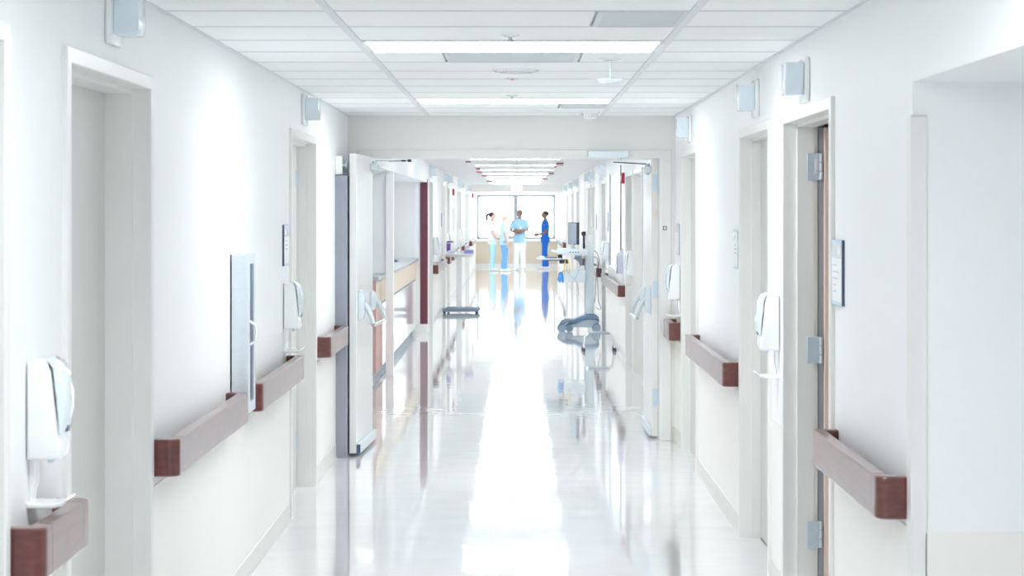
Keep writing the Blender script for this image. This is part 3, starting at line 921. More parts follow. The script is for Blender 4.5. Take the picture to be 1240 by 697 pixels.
prism(bm, [(-w2 - 0.006, -hh + 0.04), (-w2 + 0.045, -hh + 0.04), (-w2 + 0.045, hh - 0.04), (-w2 - 0.006, hh - 0.04)], 'x', dp, dp + 0.016)
prism(bm, [(w2 - 0.045, -hh + 0.04), (w2 + 0.006, -hh + 0.04), (w2 + 0.006, hh - 0.04), (w2 - 0.045, hh - 0.04)], 'x', dp, dp + 0.016)
df = obj('door', bm, 'alu', t, smooth=False)
bm = BM(); box(bm, dp + 0.006, dp + 0.009, -w2 + 0.045, w2 - 0.045, -hh + 0.04, hh - 0.04); obj('pane', bm, 'cabglass', df, smooth=False)
bm = BM(); sweep(bm, [(dp + 0.014, -w2 + 0.03, 0.05), (dp + 0.04, -w2 + 0.035, 0.035), (dp + 0.045, -w2 + 0.035, 0.0), (dp + 0.04, -w2 + 0.035, -0.035), (dp + 0.014, -w2 + 0.03, -0.05)], [(0.012, 0.007)] * 5, (0, 1, 0), 10)
obj('handle', bm, 'white_plastic', df)
e = thing('fire_extinguisher', 'slim red fire extinguisher inside the silver wall cabinet', 'fire extinguisher', (XL + 0.034, 8.87, 1.13 - hh + 0.006))
bm = BM(); lathe(bm, [(0.02, 0), (0.026, 0.008), (0.026, 0.40), (0.02, 0.44), (0.009, 0.455)], n=18); obj('cylinder', bm, 'extred', e)
bm = BM(); cyl(bm, (0, 0, 0.455), (0, 0, 0.50), 0.008, n=10); box(bm, -0.008, 0.008, -0.045, 0.01, 0.495, 0.505); box(bm, -0.008, 0.008, -0.04, 0.01, 0.475, 0.482); obj('valve', bm, 'dark', e)['kind'] = 'stuff'
bm = BM(); sweep(bm, [(0, 0.008, 0.475), (0, 0.04, 0.46), (0, 0.045, 0.38), (0, 0.04, 0.22)], [0.006] * 4, (1, 0, 0), 8); obj('hose', bm, 'rubber', e)

# ------------------------------------------------------------------ corner guards
bm = BM(); prism(bm, [(XR - 0.006, ALC - 0.006), (XR + 0.040, ALC - 0.006), (XR + 0.040, ALC), (XR, ALC), (XR, ALC + 0.055), (XR - 0.006, ALC + 0.055)], 'z', 0.10, 1.92)
cg = tag(obj('corner_guard', bm, 'frame', smooth=False), 'ivory corner guard on the alcove corner at right', 'corner guard')
bm = BM(); box(bm, XR - 0.005, XR + 0.039, ALC - 0.0075, ALC - 0.0005, 1.9205, 1.926); obj('end_cap', bm, 'grille', cg, smooth=False)
bm = BM(); prism(bm, [(XL - 0.092, OPB - 0.012), (XL + 0.008, OPB - 0.012), (XL + 0.008, OPB + 0.06), (XL + 0.001, OPB + 0.06), (XL + 0.001, OPB - 0.006), (XL - 0.092, OPB - 0.006)], 'z', 0.121, 2.074)
tag(obj('corner_guard', bm, 'maroon', smooth=False), 'tall maroon corner strip at the far end of the nurse station', 'corner guard')

# ------------------------------------------------------------------ ceiling devices
def vent(x0, x1, y0, y1, label, slats=14):
    t = thing('ceiling_vent', label, 'vent', ((x0 + x1) / 2, (y0 + y1) / 2, HC))
    w, d = x1 - x0, y1 - y0
    b = BM(); box(b, -w / 2, w / 2, -d / 2, d / 2, 0.006, 0.0118); obj('backing', b, 'grille_dark', t, smooth=False)
    b = BM()
    e = 0.02
    box(b, -w / 2, w / 2, -d / 2, -d / 2 + e, -0.003, 0.006); box(b, -w / 2, w / 2, d / 2 - e, d / 2, -0.003, 0.006)
    box(b, -w / 2, -w / 2 + e, -d / 2 + e, d / 2 - e, -0.003, 0.006); box(b, w / 2 - e, w / 2, -d / 2 + e, d / 2 - e, -0.003, 0.006)
    obj('frame', b, 'grille', t, smooth=False)['kind'] = 'stuff'
    me = None
    for k in range(slats):
        y = -d / 2 + e + (k + 0.5) * (d - 2 * e) / slats
        if me is None:
            b = BM(); prism(b, [(-0.008, 0.004), (0.009, -0.002), (0.010, 0.0), (-0.007, 0.006)], 'x', -w / 2 + e, w / 2 - e)
            s = obj('slat', b, 'grille', t, smooth=False); me = s.data
        else:
            s = bpy.data.objects.new('slat', me); COL.objects.link(s); s.parent = t
        s.location = (0, y, 0)
    return t
vent(0.278, XGR - G, 7.04, 7.63, 'grey ceiling grille at the right grid line before the first troffer')
vent(-0.315, 0.275, 8.85, 9.445, 'wide grey ceiling grille directly behind the first troffer')
vent(0.278, XGR - G, 13.085, 13.68, 'small grey ceiling grille behind the troffer by the double doors')

def sprinkler(x, y, label):
    t = thing('sprinkler', label, 'sprinkler', (x, y, HC))
    b = BM(); lathe(b, [(0.036, 0.0), (0.036, -0.003), (0.022, -0.008), (0.010, -0.010)]); obj('escutcheon', b, 'white_plastic', t)
    b = BM(); lathe(b, [(0.007, -0.009), (0.007, -0.022), (0.004, -0.026)], n=12)
    sweep(b, [(-0.006, 0, -0.018), (-0.011, 0, -0.026), (-0.004, 0, -0.037)], [0.002] * 3, (0, 1, 0), 6); sweep(b, [(0.006, 0, -0.018), (0.011, 0, -0.026), (0.004, 0, -0.037)], [0.002] * 3, (0, 1, 0), 6)
    obj('frame_arms', b, 'steel', t)['kind'] = 'stuff'
    b = BM(); cyl(b, (0, 0, -0.040), (0, 0, -0.037), 0.013, n=14); obj('deflector', b, 'steel', t)
    return t
sprinkler(-0.025, 7.98, 'small ceiling sprinkler in front of the first troffer')
sprinkler(-0.03, 12.15, 'small ceiling sprinkler in front of the troffer by the double doors')
t = thing('ceiling_speaker', 'round perforated ceiling speaker behind the wide grille', 'speaker', (-0.005, 9.98, HC))
bm = BM(); lathe(bm, [(0.110, 0.0), (0.110, -0.004), (0.103, -0.009), (0.093, -0.010)], n=36); obj('ring', bm, 'white_plastic', t)
bm = BM(); lathe(bm, [(0.094, -0.008), (0.092, -0.0105), (0.04, -0.0125)], n=36); gr = obj('grille', bm, 'tee', t)
bm = BM()
for rr in (0.028, 0.045, 0.062, 0.079):
    nn = int(rr * 360)
    for k in range(nn):
        a = 2 * PI * k / nn
        cyl(bm, (rr * math.cos(a), rr * math.sin(a), -0.0128), (rr * math.cos(a), rr * math.sin(a), -0.0105), 0.0045, n=6)
obj('perforation', bm, 'grille_dark', gr, smooth=False)['kind'] = 'stuff'
t = thing('hanging_disc', 'white disc hanging from the ceiling on a thin stem', 'pendant', (0.418, 9.26, HC))
bm = BM(); lathe(bm, [(0.046, 0), (0.046, -0.004), (0.03, -0.007)]); obj('ceiling_plate', bm, 'white_plastic', t)
bm = BM(); cyl(bm, (0, 0, -0.088), (0, 0, -0.006), 0.005, n=10); obj('stem', bm, 'blue_plastic', t)
bm = BM(); lathe(bm, [(0.012, -0.082), (0.062, -0.088), (0.066, -0.092), (0.055, -0.103), (0.02, -0.109)]); obj('disc', bm, 'blue_plastic', t)
t = thing('smoke_detector', 'white smoke detector on the ceiling before the double doors', 'smoke detector', (0.505, 14.2, HC))
bm = BM(); lathe(bm, [(0.062, 0), (0.062, -0.012), (0.055, -0.016)]); obj('base', bm, 'white_plastic', t)
bm = BM(); lathe(bm, [(0.050, -0.015), (0.052, -0.035), (0.044, -0.050), (0.025, -0.056)]); hd = obj('head', bm, 'white_plastic', t)
bm = BM()
for k in range(14):
    a = 2 * PI * k / 14
    cyl(bm, (0.0485 * math.cos(a), 0.0485 * math.sin(a), -0.034), (0.0535 * math.cos(a), 0.0535 * math.sin(a), -0.034), 0.006, n=6)
obj('vent_slot', bm, 'grille', hd)['kind'] = 'stuff'
t = thing('ceiling_sensor', 'tiny flat ceiling sensor with a red lamp beyond the round speaker', 'sensor', (-0.025, 10.62, HC))
bm = BM(); box(bm, -0.032, 0.032, -0.03, 0.03, -0.006, 0.0, 0.002); obj('housing', bm, 'tee', t)
bm = BM(); cyl(bm, (0, -0.01, -0.010), (0, -0.01, -0.005), 0.008, n=10); obj('indicator', bm, 'pink', t)

# flag tags under the far ceiling grid
def flag(x, y, w, label, col='red', group='red flags under the far ceiling', dz=0.0, h=0.045):
    t = thing('ceiling_flag', label, 'flag', (x, y, HC), 0, group)
    b = BM(); box(b, -w / 2, w / 2, -0.003, 0.003, -0.02, 0.0); obj('band', b, col, t, smooth=False)
    b = BM(); prism(b, [(-w / 2, -0.0205), (w / 2, -0.0205), (w / 2 - 0.012, -h), (-w / 2 + 0.012, -h)], 'y', -0.002, 0.002); obj('card', b, 'paper', t, smooth=False)
    return t
for i, (x, y, w) in enumerate(((-0.668, 28.3, 0.072), (-0.624, 33.0, 0.075), (-0.62, 39.5, 0.11), (-0.62, 46.7, 0.13))):
    flag(x, y, w, '%s red flag of the row hanging along the left ceiling line' % ords[i])
flag(-0.66, 36.0, 0.10, 'pink flag hanging in the row along the left ceiling line', 'pink')
for i, (x, y, w) in enumerate(((0.61, 29.3, 0.105), (0.61, 37.0, 0.105), (0.60, 43.6, 0.11))):
    flag(x, y, w, '%s red flag of the row hanging along the right ceiling line' % ords[i])
flag(0.585, 31.5, 0.045, 'small pink flag hanging in the row along the right ceiling line', 'pink')
t = thing('exit_sign', 'glowing white sign box hanging before the far window', 'sign', (-0.01, 53.0, HC))
bm = BM(); box(bm, -0.15, 0.15, -0.03, 0.03, -0.19, -0.03, 0.004); obj('housing', bm, 'white_plastic', t)
bm = BM(); box(bm, -0.14, 0.14, -0.033, -0.0305, -0.18, -0.04); obj('face', bm, 'exit_lit', t, smooth=False)
bm = BM(); cyl(bm, (0, 0, -0.03), (0, 0, 0), 0.012, n=10); obj('stem', bm, 'white_plastic', t)

def alarm(x, side, y, z, label):
    t = thing('fire_alarm', label, 'fire alarm', (x, y, z), 0 if side > 0 else PI, 'red fire alarms past the double doors')
    b = BM(); box(b, 0, 0.034, -0.05, 0.05, -0.06, 0.06, 0.004, 2); obj('housing', b, 'red', t)
    b = BM(); box(b, 0.034, 0.042, -0.02, 0.02, -0.03, 0.03, 0.004); obj('strobe', b, 'white_plastic', t)
    return t
alarm(XL, 1, 38.9, 2.0, 'red fire alarm high on the left wall past the wheeled table')
alarm(XL, 1, 56.0, 2.06, 'red fire alarm high on the left wall beside the far window')
alarm(XR2, -1, 22.85, 2.01, 'red fire alarm on the right wall beside the maroon framed window')

# ------------------------------------------------------------------ interior window and chart room
w2_ = struct_root('window_2', (XR2, 0, 0))
bm = BM(); box(bm, -0.012, 0.03, WNA - 0.03, WNA + 0.03, WNZ0, WNZ1 + 0.05, 0.003); obj('window_frame', bm, 'maroon', w2_)
bm = BM(); box(bm, -0.008, 0.004, WNB - 0.02, WNB + 0.02, WNZ0, WNZ1 - 0.0, 0.003); obj('window_frame', bm, 'navy', w2_)
bm = BM(); box(bm, -0.002, 0.10, WNA + 0.03, WNB - 0.03, WNZ1 - 0.03, WNZ1); obj('window_head', bm, 'frame', w2_, smooth=False)
bm = BM(); box(bm, -0.02, TW + 0.02, WNA + 0.03, WNB - 0.03, WNZ0, WNZ0 + 0.025, 0.003); obj('window_sill', bm, 'frame', w2_)
bm = BM(); box(bm, 0.05, 0.056, WNA + 0.03, WNB - 0.03, WNZ0 + 0.025, WNZ1 - 0.03); obj('pane', bm, 'glass', w2_, smooth=False)
bl = thing('window_blind', 'raised white slat blind at the top of the maroon framed window', 'blind', (XR2 + 0.11, (WNA + WNB) / 2, WNZ1 - 0.02))
me = None
for k in range(9):
    if me is None:
        b = BM(); prism(b, [(-0.012, -0.003), (0.012, 0.002), (0.012, 0.004), (-0.012, -0.001)], 'y', -1.3, 1.3)
        s = obj('slat', b, 'white_plastic', bl, smooth=False); me = s.data
    else:
        s = bpy.data.objects.new('slat', me); COL.objects.link(s); s.parent = bl
    s.location = (0, 0, -0.02 - 0.035 * k)
bm = BM(); box(bm, -0.015, 0.015, -1.31, 1.31, -0.01, 0.018); obj('head_rail', bm, 'white_plastic', bl, smooth=False)
t = thing('chart_desk', 'pale desk below the inside of the maroon framed window', 'desk', (1.75, 24.9, 0))
bm = BM(); box(bm, -0.35, 0.35, -1.3, 1.3, 0.90, 0.93, 0.004); obj('desk_top', bm, 'worktop', t)
for y in (-1.2, 0, 1.2):
    bm = BM(); box(bm, -0.33, 0.33, y - 0.02, y + 0.02, 0, 0.90); obj('panel', bm, 'cart_white', t, smooth=False)
cols = ['pale_print', 'paper', 'lavender', 'cart_blue', 'paper', 'pale_print']
nmc = ['pale blue', 'white', 'lavender', 'slate blue', 'tall white', 'wide pale blue']
for k in range(6):
    y = 23.95 + 0.38 * k
    h = 0.26 + 0.04 * (k % 3)
    t = thing('ring_binder', '%s binder standing on the chart desk behind the window' % nmc[k], 'binder', (1.62, y, 0.93), 0.1 * (k % 3 - 1), 'binders on the chart desk')
    bm = BM(); box(bm, -0.11, 0.11, -0.035, -0.028, 0, h); box(bm, -0.11, 0.11, 0.028, 0.035, 0, h); box(bm, -0.115, -0.109, -0.035, 0.035, 0, h); obj('cover', bm, cols[k], t, smooth=False)['kind'] = 'stuff'
    bm = BM(); box(bm, -0.10, 0.10, -0.026, 0.026, 0.006, h - 0.02); obj('pages', bm, 'paper', t, smooth=False)
t = thing('chart_holder', 'lavender plastic chart holder fixed beside the maroon window frame', 'chart holder', (XR2, 23.2, 1.085), PI)
bm = BM(); box(bm, 0, 0.006, -0.10, 0.10, -0.10, 0.14); box(bm, 0.006, 0.07, -0.10, 0.10, -0.14, -0.132); box(bm, 0.064, 0.07, -0.10, 0.10, -0.132, 0.06); box(bm, 0.006, 0.07, 0.094, 0.10, -0.132, 0.10)
obj('tray', bm, 'lavender', t, smooth=False)['kind'] = 'stuff'
bm = BM(); box(bm, 0.03, 0.034, -0.09, 0.09, -0.13, 0.13); obj('folder', bm, 'paper', t, smooth=False)
bm = BM(); prism(bm, [(-0.07, -0.1), (0.05, -0.12), (0.07, 0.10), (-0.06, 0.12)], 'z', 0, 0.006)
bm2 = obj('paper_pad', bm, 'paper', smooth=False, loc=(XR2 - 0.045 + 0.06, 23.95, WNZ0 + 0.0255)); tag(bm2, 'white paper pad lying on the sill of the maroon framed window', 'paper')

# ------------------------------------------------------------------ nurse station counter
CX = -1.36
t = thing('reception_counter', 'wood fronted nurse station counter with grey top behind the open door leaf', 'counter', (CX, 19.92, 0))
CL = OPB - 0.02 - 19.92
bm = BM(); box(bm, -0.62, 0.03, -0.03, CL, 0.975, 1.015, 0.004); obj('worktop', bm, 'worktop', t)
bm = BM(); box(bm, -0.58, -0.0, 0.0, 0.025, 0.08, 0.975); obj('end_panel', bm, 'wood_lo', t, smooth=False)
bm = BM(); box(bm, -0.55, -0.03, 0.03, CL, 0.08, 0.97); obj('carcass', bm, 'gloss_white', t, smooth=False)
bm = BM(); box(bm, -0.55, -0.06, 0.02, CL, 0.0, 0.079); obj('toe_kick', bm, 'cart_grey', t, smooth=False)
y = 0.027; k = 0
while y < CL - 0.1:
    y2 = min(y + 0.93, CL)
    bm = BM(); box(bm, -0.03, 0.0, y + 0.003, y2 - 0.003, 0.735, 0.972, 0.002); obj('front_panel', bm, 'wood_hi', t, label='light oak upper panel')
    bm = BM(); box(bm, -0.03, -0.001, y + 0.003, y2 - 0.003, 0.085, 0.715, 0.002); obj('front_panel', bm, 'wood_lo' if k == 0 else 'gloss_white', t, label='pink oak lower panel' if k == 0 else 'glossy white lower panel')
    y = y2; k += 1
bm = BM(); box(bm, -0.029, -0.012, 0.03, CL, 0.716, 0.734); obj('shadow_gap', bm, 'navy', t, smooth=False)
t = thing('keyboard', 'dark keyboard lying on the nurse station counter', 'keyboard', (CX - 0.18, 25.6, 1.015))
bm = BM(); prism(bm, [(-0.075, 0), (0.075, 0), (0.075, 0.012), (-0.075, 0.024)], 'y', -0.22, 0.22); kb = obj('case', bm, 'cart_grey', t, smooth=False)
bm = BM()
for i in range(4):
    for j in range(14):
        x = -0.055 + i * 0.033; yy = -0.195 + j * 0.03
        z = 0.018 - (x) * 0.08
        box(bm, x - 0.013, x + 0.013, yy - 0.012, yy + 0.012, z, z + 0.008)
obj('keys', bm, 'dark', kb, smooth=False)['kind'] = 'stuff'
t = thing('telephone', 'pale desk telephone on the counter beside the keyboard', 'telephone', (CX - 0.16, 22.6, 1.015))
bm = BM(); prism(bm, [(-0.09, 0), (0.09, 0), (0.09, 0.025), (-0.09, 0.07)], 'y', -0.09, 0.09, 0.004); ph = obj('base', bm, 'cart_white', t)
bm = BM(); sweep(bm, [(-0.08, -0.06, 0.085), (-0.05, -0.06, 0.098), (0.03, -0.06, 0.082), (0.07, -0.06, 0.055)], [(0.022, 0.02), (0.014, 0.012), (0.014, 0.012), (0.022, 0.02)], (0, 1, 0), 12); obj('handset', bm, 'pale_print', t)
bm = BM()
for i in range(4):
    for j in range(3):
        x = -0.04 + i * 0.026; z = 0.0475 - x * 0.25
        box(bm, x - 0.008, x + 0.008, 0.0 + j * 0.028 - 0.009, 0.0 + j * 0.028 + 0.009, z - 0.004, z + 0.006)
obj('keypad', bm, 'steel', ph, smooth=False)['kind'] = 'stuff'
bm = BM(); box(bm, -0.11, 0.11, -0.15, 0.15, 0, 0.018)
tag(obj('paper_stack', bm, 'paper', smooth=False, loc=(CX - 0.17, 23.7, 1.015), rz=0.15), 'stack of white paper on the counter by the telephone', 'paper')

# ------------------------------------------------------------------ wheeled overbed table
TX, TY = -0.925, 33.4
t = thing('wheeled_table', 'white wheeled tray table with blue grey foot by the left wall', 'table', (TX, TY, 0))
bm = BM(); box(bm, -0.24, 0.24, -0.24, 0.24, 0.935, 0.958, 0.010, 3); tt = obj('table_top', bm, 'frame', t)
bm = BM(); box(bm, -0.22, 0.20, -0.05, 0.05, 0.90, 0.934, 0.004); obj('support', bm, 'white_plastic', t)
bm = BM(); box(bm, -0.055, 0.035, -0.04, 0.04, 0.09, 0.90, 0.006); obj('column', bm, 'white_plastic', t)
bm = BM(); box(bm, -0.27, 0.31, -0.23, -0.14, 0.026, 0.088, 0.014, 2); obj('foot_bar', bm, 'base_grey', t)
bm = BM(); box(bm, -0.22, 0.33, 0.14, 0.23, 0.026, 0.088, 0.014, 2); obj('foot_bar', bm, 'base_grey', t)
bm = BM(); box(bm, -0.06, 0.06, -0.16, 0.16, 0.05, 0.090, 0.008, 2); obj('cross_bar', bm, 'base_grey', t)
for x, y in ((-0.24, -0.185), (0.27, -0.185), (-0.19, 0.185), (0.27, 0.185)):
    bm = BM(); cyl(bm, (x, y - 0.014, 0.024), (x, y + 0.014, 0.024), 0.024, n=14); cyl(bm, (x, y, 0.02), (x, y, 0.05), 0.008, n=8); obj('caster', bm, 'rubber', t)
t = thing('wipes_tub', 'white tub with purple label and dark lid on the tray table', 'tub', (TX - 0.155, TY - 0.05, 0.958))
bm = BM(); lathe(bm, [(0.05, 0), (0.056, 0.006), (0.056, 0.17), (0.05, 0.18)]); tb = obj('tub', bm, 'white_plastic', t)
bm = BM(); prism(bm, [(0.0575 * math.cos(a), 0.0575 * math.sin(a)) for a in [PI + k * PI / 14 * 0.55 for k in range(15)]] + [(0.0562 * math.cos(a), 0.0562 * math.sin(a)) for a in [PI + k * PI / 14 * 0.55 for k in range(14, -1, -1)]], 'z', 0.03, 0.165); obj('label', bm, 'purple', tb)
bm = BM(); lathe(bm, [(0.058, 0.178), (0.058, 0.192), (0.045, 0.202), (0.01, 0.205)]); obj('lid', bm, 'darkpurple', t)
t = thing('pump_bottle', 'small white bottle in the middle of the tray table', 'bottle', (TX - 0.02, TY - 0.06, 0.958))
bm = BM(); lathe(bm, [(0.022, 0), (0.026, 0.005), (0.026, 0.055), (0.010, 0.072), (0.010, 0.08)], n=16); obj('bottle', bm, 'white_plastic', t)
bm = BM(); lathe(bm, [(0.011, 0.08), (0.011, 0.098), (0.006, 0.1)], n=12); obj('cap', bm, 'dark', t)
t = thing('specimen_jar', 'squat pale jar beside the small bottle on the tray table', 'jar', (TX + 0.05, TY - 0.1, 0.958))
bm = BM(); lathe(bm, [(0.022, 0), (0.026, 0.004), (0.026, 0.035)], n=16); obj('jar', bm, 'blue_plastic', t)
bm = BM(); lathe(bm, [(0.028, 0.0352), (0.028, 0.048), (0.02, 0.05)], n=16); obj('lid', bm, 'white_plastic', t)
t = thing('glove_box', 'violet blue carton at the end of the tray table', 'box', (TX + 0.15, TY - 0.08, 0.958), 0.2)
bm = BM(); box(bm, -0.065, 0.065, -0.055, 0.055, 0, 0.06, 0.002); bx = obj('carton', bm, 'violetblue', t)
bm = BM(); prism(bm, [(0.035 * math.cos(k * PI / 8), 0.02 * math.sin(k * PI / 8)) for k in range(16)], 'z', 0.0602, 0.062); obj('opening', bm, 'paper', bx, smooth=False)
t = thing('tissue_box', 'pale blue low box in front of the purple labelled tub', 'box', (TX - 0.15, TY - 0.175, 0.958))
bm = BM(); box(bm, -0.065, 0.065, -0.05, 0.05, 0, 0.042, 0.002); bx = obj('carton', bm, 'lavender', t)
bm = BM(); prism(bm, [(-0.03, 0), (-0.012, 0.02), (0.006, 0.012), (0.02, 0.026), (0.03, 0)], 'y', -0.003, 0.003)
for v in bm.verts: v.co.z += 0.042
obj('tissue', bm, 'paper', bx, smooth=False)

# ------------------------------------------------------------------ computer cart
KX, KY = 0.86, 28.25
t = thing('computer_cart', 'white and blue grey computer cart on casters by the right wall', 'cart', (KX, KY, 0))
# hull of the base
bm = BM()
prism(bm, [(-0.12, 0.065), (0.235, 0.055), (0.245, 0.10), (0.24, 0.155), (0.19, 0.18), (0.05, 0.165), (-0.05, 0.13), (-0.12, 0.10)], 'y', -0.13, 0.13, 0.015, 2)
obj('base', bm, 'cart_hull', t)
bm = BM()
prism(bm, [(-0.16, 0.095), (-0.06, 0.11), (0.03, 0.155), (0.13, 0.178), (0.22, 0.165), (0.25, 0.12), (0.262, 0.15), (0.255, 0.20), (0.22, 0.232), (0.08, 0.235), (-0.02, 0.205), (-0.10, 0.165), (-0.16, 0.15)], 'y', -0.15, 0.15, 0.012, 2)
obj('base_cover', bm, 'cart_blue', t)
for y0, y1 in ((-0.23, -0.14), (0.14, 0.23)):
    bm = BM(); sweep(bm, [(-0.08, (y0 if y0 < 0 else y1) * 0.55, 0.155), (-0.18, (y0 if y0 < 0 else y1) * 0.9, 0.15), (-0.25, (y0 if y0 < 0 else y1), 0.125)], [(0.05, 0.02), (0.04, 0.018), (0.032, 0.014)], (0, 1, 0), 10); obj('base_arm', bm, 'cart_blue', t)
for x, y in ((-0.255, -0.23), (-0.15, -0.10), (-0.235, 0.21), (0.22, -0.14), (0.22, 0.15)):
    b = BM(); cyl(b, (x - 0.0, y - 0.022, 0.06), (x, y + 0.022, 0.06), 0.060, n=24)
    for q in (-1, 1): cyl(b, (x, y + q * 0.022, 0.06), (x, y + q * 0.026, 0.06), 0.035, 0.03, n=18)
    c = obj('caster', b, 'cart_grey', t)
    b = BM(); prism(b, [(x - 0.05, 0.06), (x - 0.03, 0.115), (x + 0.02, 0.128), (x + 0.045, 0.10), (x + 0.02, 0.11), (x - 0.02, 0.10)], 'y', y - 0.030, y + 0.030, 0.002); obj('fork', b, 'cart_blue', c)
bm = BM(); box(bm, 0.075, 0.19, -0.07, 0.07, 0.235, 1.20, 0.012, 2); obj('column', bm, 'cart_white', t)
bm = BM(); box(bm, 0.065, 0.078, -0.05, 0.05, 0.245, 0.96, 0.004); obj('column_trim', bm, 'cart_grey', t)
bm = BM(); box(bm, 0.09, 0.185, -0.06, 0.06, 1.20, 1.33, 0.012, 2); box(bm, 0.155, 0.18, -0.03, 0.03, 1.33, 1.45, 0.004); obj('upper_column', bm, 'white_plastic', t)
# work surface, wedge-shaped with raised rim and dark ports
bm = BM(); prism(bm, [(-0.32, 1.105), (-0.38, 1.118), (-0.395, 1.098), (-0.34, 1.075), (-0.20, 1.045), (0.10, 1.04), (0.10, 1.115), (-0.10, 1.125), (-0.18, 1.142), (-0.30, 1.130)], 'y', -0.21, 0.21, 0.012, 2)
ws = obj('work_surface', bm, 'cart_white', t)
bm = BM()
for k in range(4): box(bm, -0.145 + k * 0.037, -0.128 + k * 0.037, -0.214, -0.205, 1.078, 1.092)
obj('port', bm, 'dark', ws, smooth=False)['kind'] = 'stuff'
bm = BM(); box(bm, -0.21, -0.16, -0.213, -0.206, 1.072, 1.084); obj('badge', bm, 'pale_print', ws, smooth=False)
bm = BM(); box(bm, -0.59, -0.25, -0.22, 0.20, 0.985, 1.005, 0.006, 2); kt = obj('keyboard_tray', bm, 'cart_white', t)
bm = BM(); box(bm, -0.45, -0.24, -0.225, 0.19, 0.972, 0.984, 0.002); box(bm, -0.28, -0.16, -0.10, 0.06, 0.93, 0.984, 0.004); box(bm, -0.30, -0.24, -0.06, 0.04, 0.984, 1.05); obj('tray_mount', bm, 'dark', t)['kind'] = 'stuff'
bm = BM(); prism(bm, [(0.02, 1.04), (-0.04, 1.03), (-0.09, 1.0), (-0.06, 0.98), (-0.02, 0.96), (0.0, 0.90), (0.035, 0.90), (0.04, 0.97)], 'y', -0.04, 0.04, 0.006); obj('bracket', bm, 'cart_grey', t)
# basket
bm = BM(); W0, W1 = -0.22, 0.072
box(bm, W0, W1, -0.16, -0.15, 0.69, 0.845); box(bm, W0, W1, 0.15, 0.16, 0.69, 0.845); box(bm, W0, W0 + 0.01, -0.15, 0.15, 0.69, 0.845); box(bm, W1 - 0.01, W1, -0.15, 0.15, 0.69, 0.845); box(bm, W0, W1, -0.15, 0.15, 0.68, 0.69)
obj('basket', bm, 'cart_white', t, smooth=False)['kind'] = 'stuff'
# monitor, turned to the left
mo = thing('monitor', 'grey flat monitor standing upright on the computer cart', 'monitor', (KX - 0.085, KY, 1.130), math.radians(17))
bm = BM(); box(bm, -0.012, 0.012, -0.10, 0.10, 0.0, 0.008, 0.002); box(bm, -0.02, 0.02, -0.02, 0.02, 0.008, 0.10); obj('stand', bm, 'alu', mo)['kind'] = 'stuff'
bm = BM(); box(bm, -0.018, 0.020, -0.19, 0.19, 0.06, 0.36, 0.006, 2); obj('case', bm, 'dark', mo)
bm = BM(); box(bm, -0.0205, -0.0182, -0.178, 0.178, 0.072, 0.348); obj('screen', bm, 'screen', mo, smooth=False)
k = thing('keyboard', 'dark keyboard on the pull out tray of the computer cart', 'keyboard', (KX - 0.39, KY - 0.06, 1.0055))
bm = BM(); box(bm, -0.075, 0.075, -0.13, 0.13, 0, 0.012, 0.003); kc = obj('case', bm, 'dark', k)
bm = BM()
for i in range(4):
    for j in range(9): box(bm, -0.062 + i * 0.032, -0.036 + i * 0.032, -0.118 + j * 0.0265, -0.095 + j * 0.0265, 0.012, 0.018)
obj('keys', bm, 'cart_grey', kc, smooth=False)['kind'] = 'stuff'
ms = thing('computer_mouse', 'white computer mouse at the outer end of the cart tray', 'mouse', (KX - 0.525, KY - 0.1, 1.0055))
bm = BM(); ball(bm, (0, 0, 0.012), 0.04, 1.2, 0.75, 0.5); bmesh.ops.bisect_plane(bm, geom=bm.verts[:] + bm.edges[:] + bm.faces[:], plane_co=(0, 0, 0.001), plane_no=(0, 0, -1), clear_outer=True); bmesh.ops.holes_fill(bm, edges=bm.edges[:]); obj('shell', bm, 'white_plastic', ms)
bm = BM(); cyl(bm, (-0.02, -0.004, 0.030), (-0.02, 0.004, 0.030), 0.006, n=10); obj('wheel', bm, 'dark', ms)
sc = thing('barcode_scanner', 'dark handheld scanner clipped to the cart column', 'scanner', (KX + 0.026, KY - 0.0, 1.28))
bm = BM(); box(bm, 0.0, 0.058, -0.025, 0.025, 0.03, 0.085, 0.006, 2); box(bm, 0.015, 0.045, -0.015, 0.015, -0.15, 0.03, 0.004); obj('body', bm, 'dark', sc)['kind'] = 'stuff'
bm = BM(); box(bm, -0.004, 0.0, -0.018, 0.018, 0.04, 0.075); obj('window', bm, 'red', sc, smooth=False)
gv = thing('glove_bundle', 'crumpled blue glove bundle hanging at the end of the cart basket', 'gloves', (KX - 0.265, KY - 0.12, 0.67))
bm = BM()
random.seed(7)
for k in range(5):
    a = k * 1.3
    sweep(bm, [(0.0, 0, 0.12), (0.02 * math.cos(a), 0.02 * math.sin(a), 0.08), (0.035 * math.cos(a), 0.03 * math.sin(a), 0.03 + 0.02 * (k % 2)), (0.03 * math.cos(a + .5), 0.03 * math.sin(a), 0.0 + 0.03 * (k % 3))], [0.018, 0.022, 0.02, 0.010], (1, 0, 0), 8)
ball(bm, (0, 0, 0.11), 0.036, 1, 0.8, 1.1)
obj('gloves', bm, 'glove', gv)
bm = BM(); cyl(bm, (0.0, 0, 0.12), (0.04, 0.0, 0.17), 0.005, n=8); obj('hook', bm, 'dark', gv)
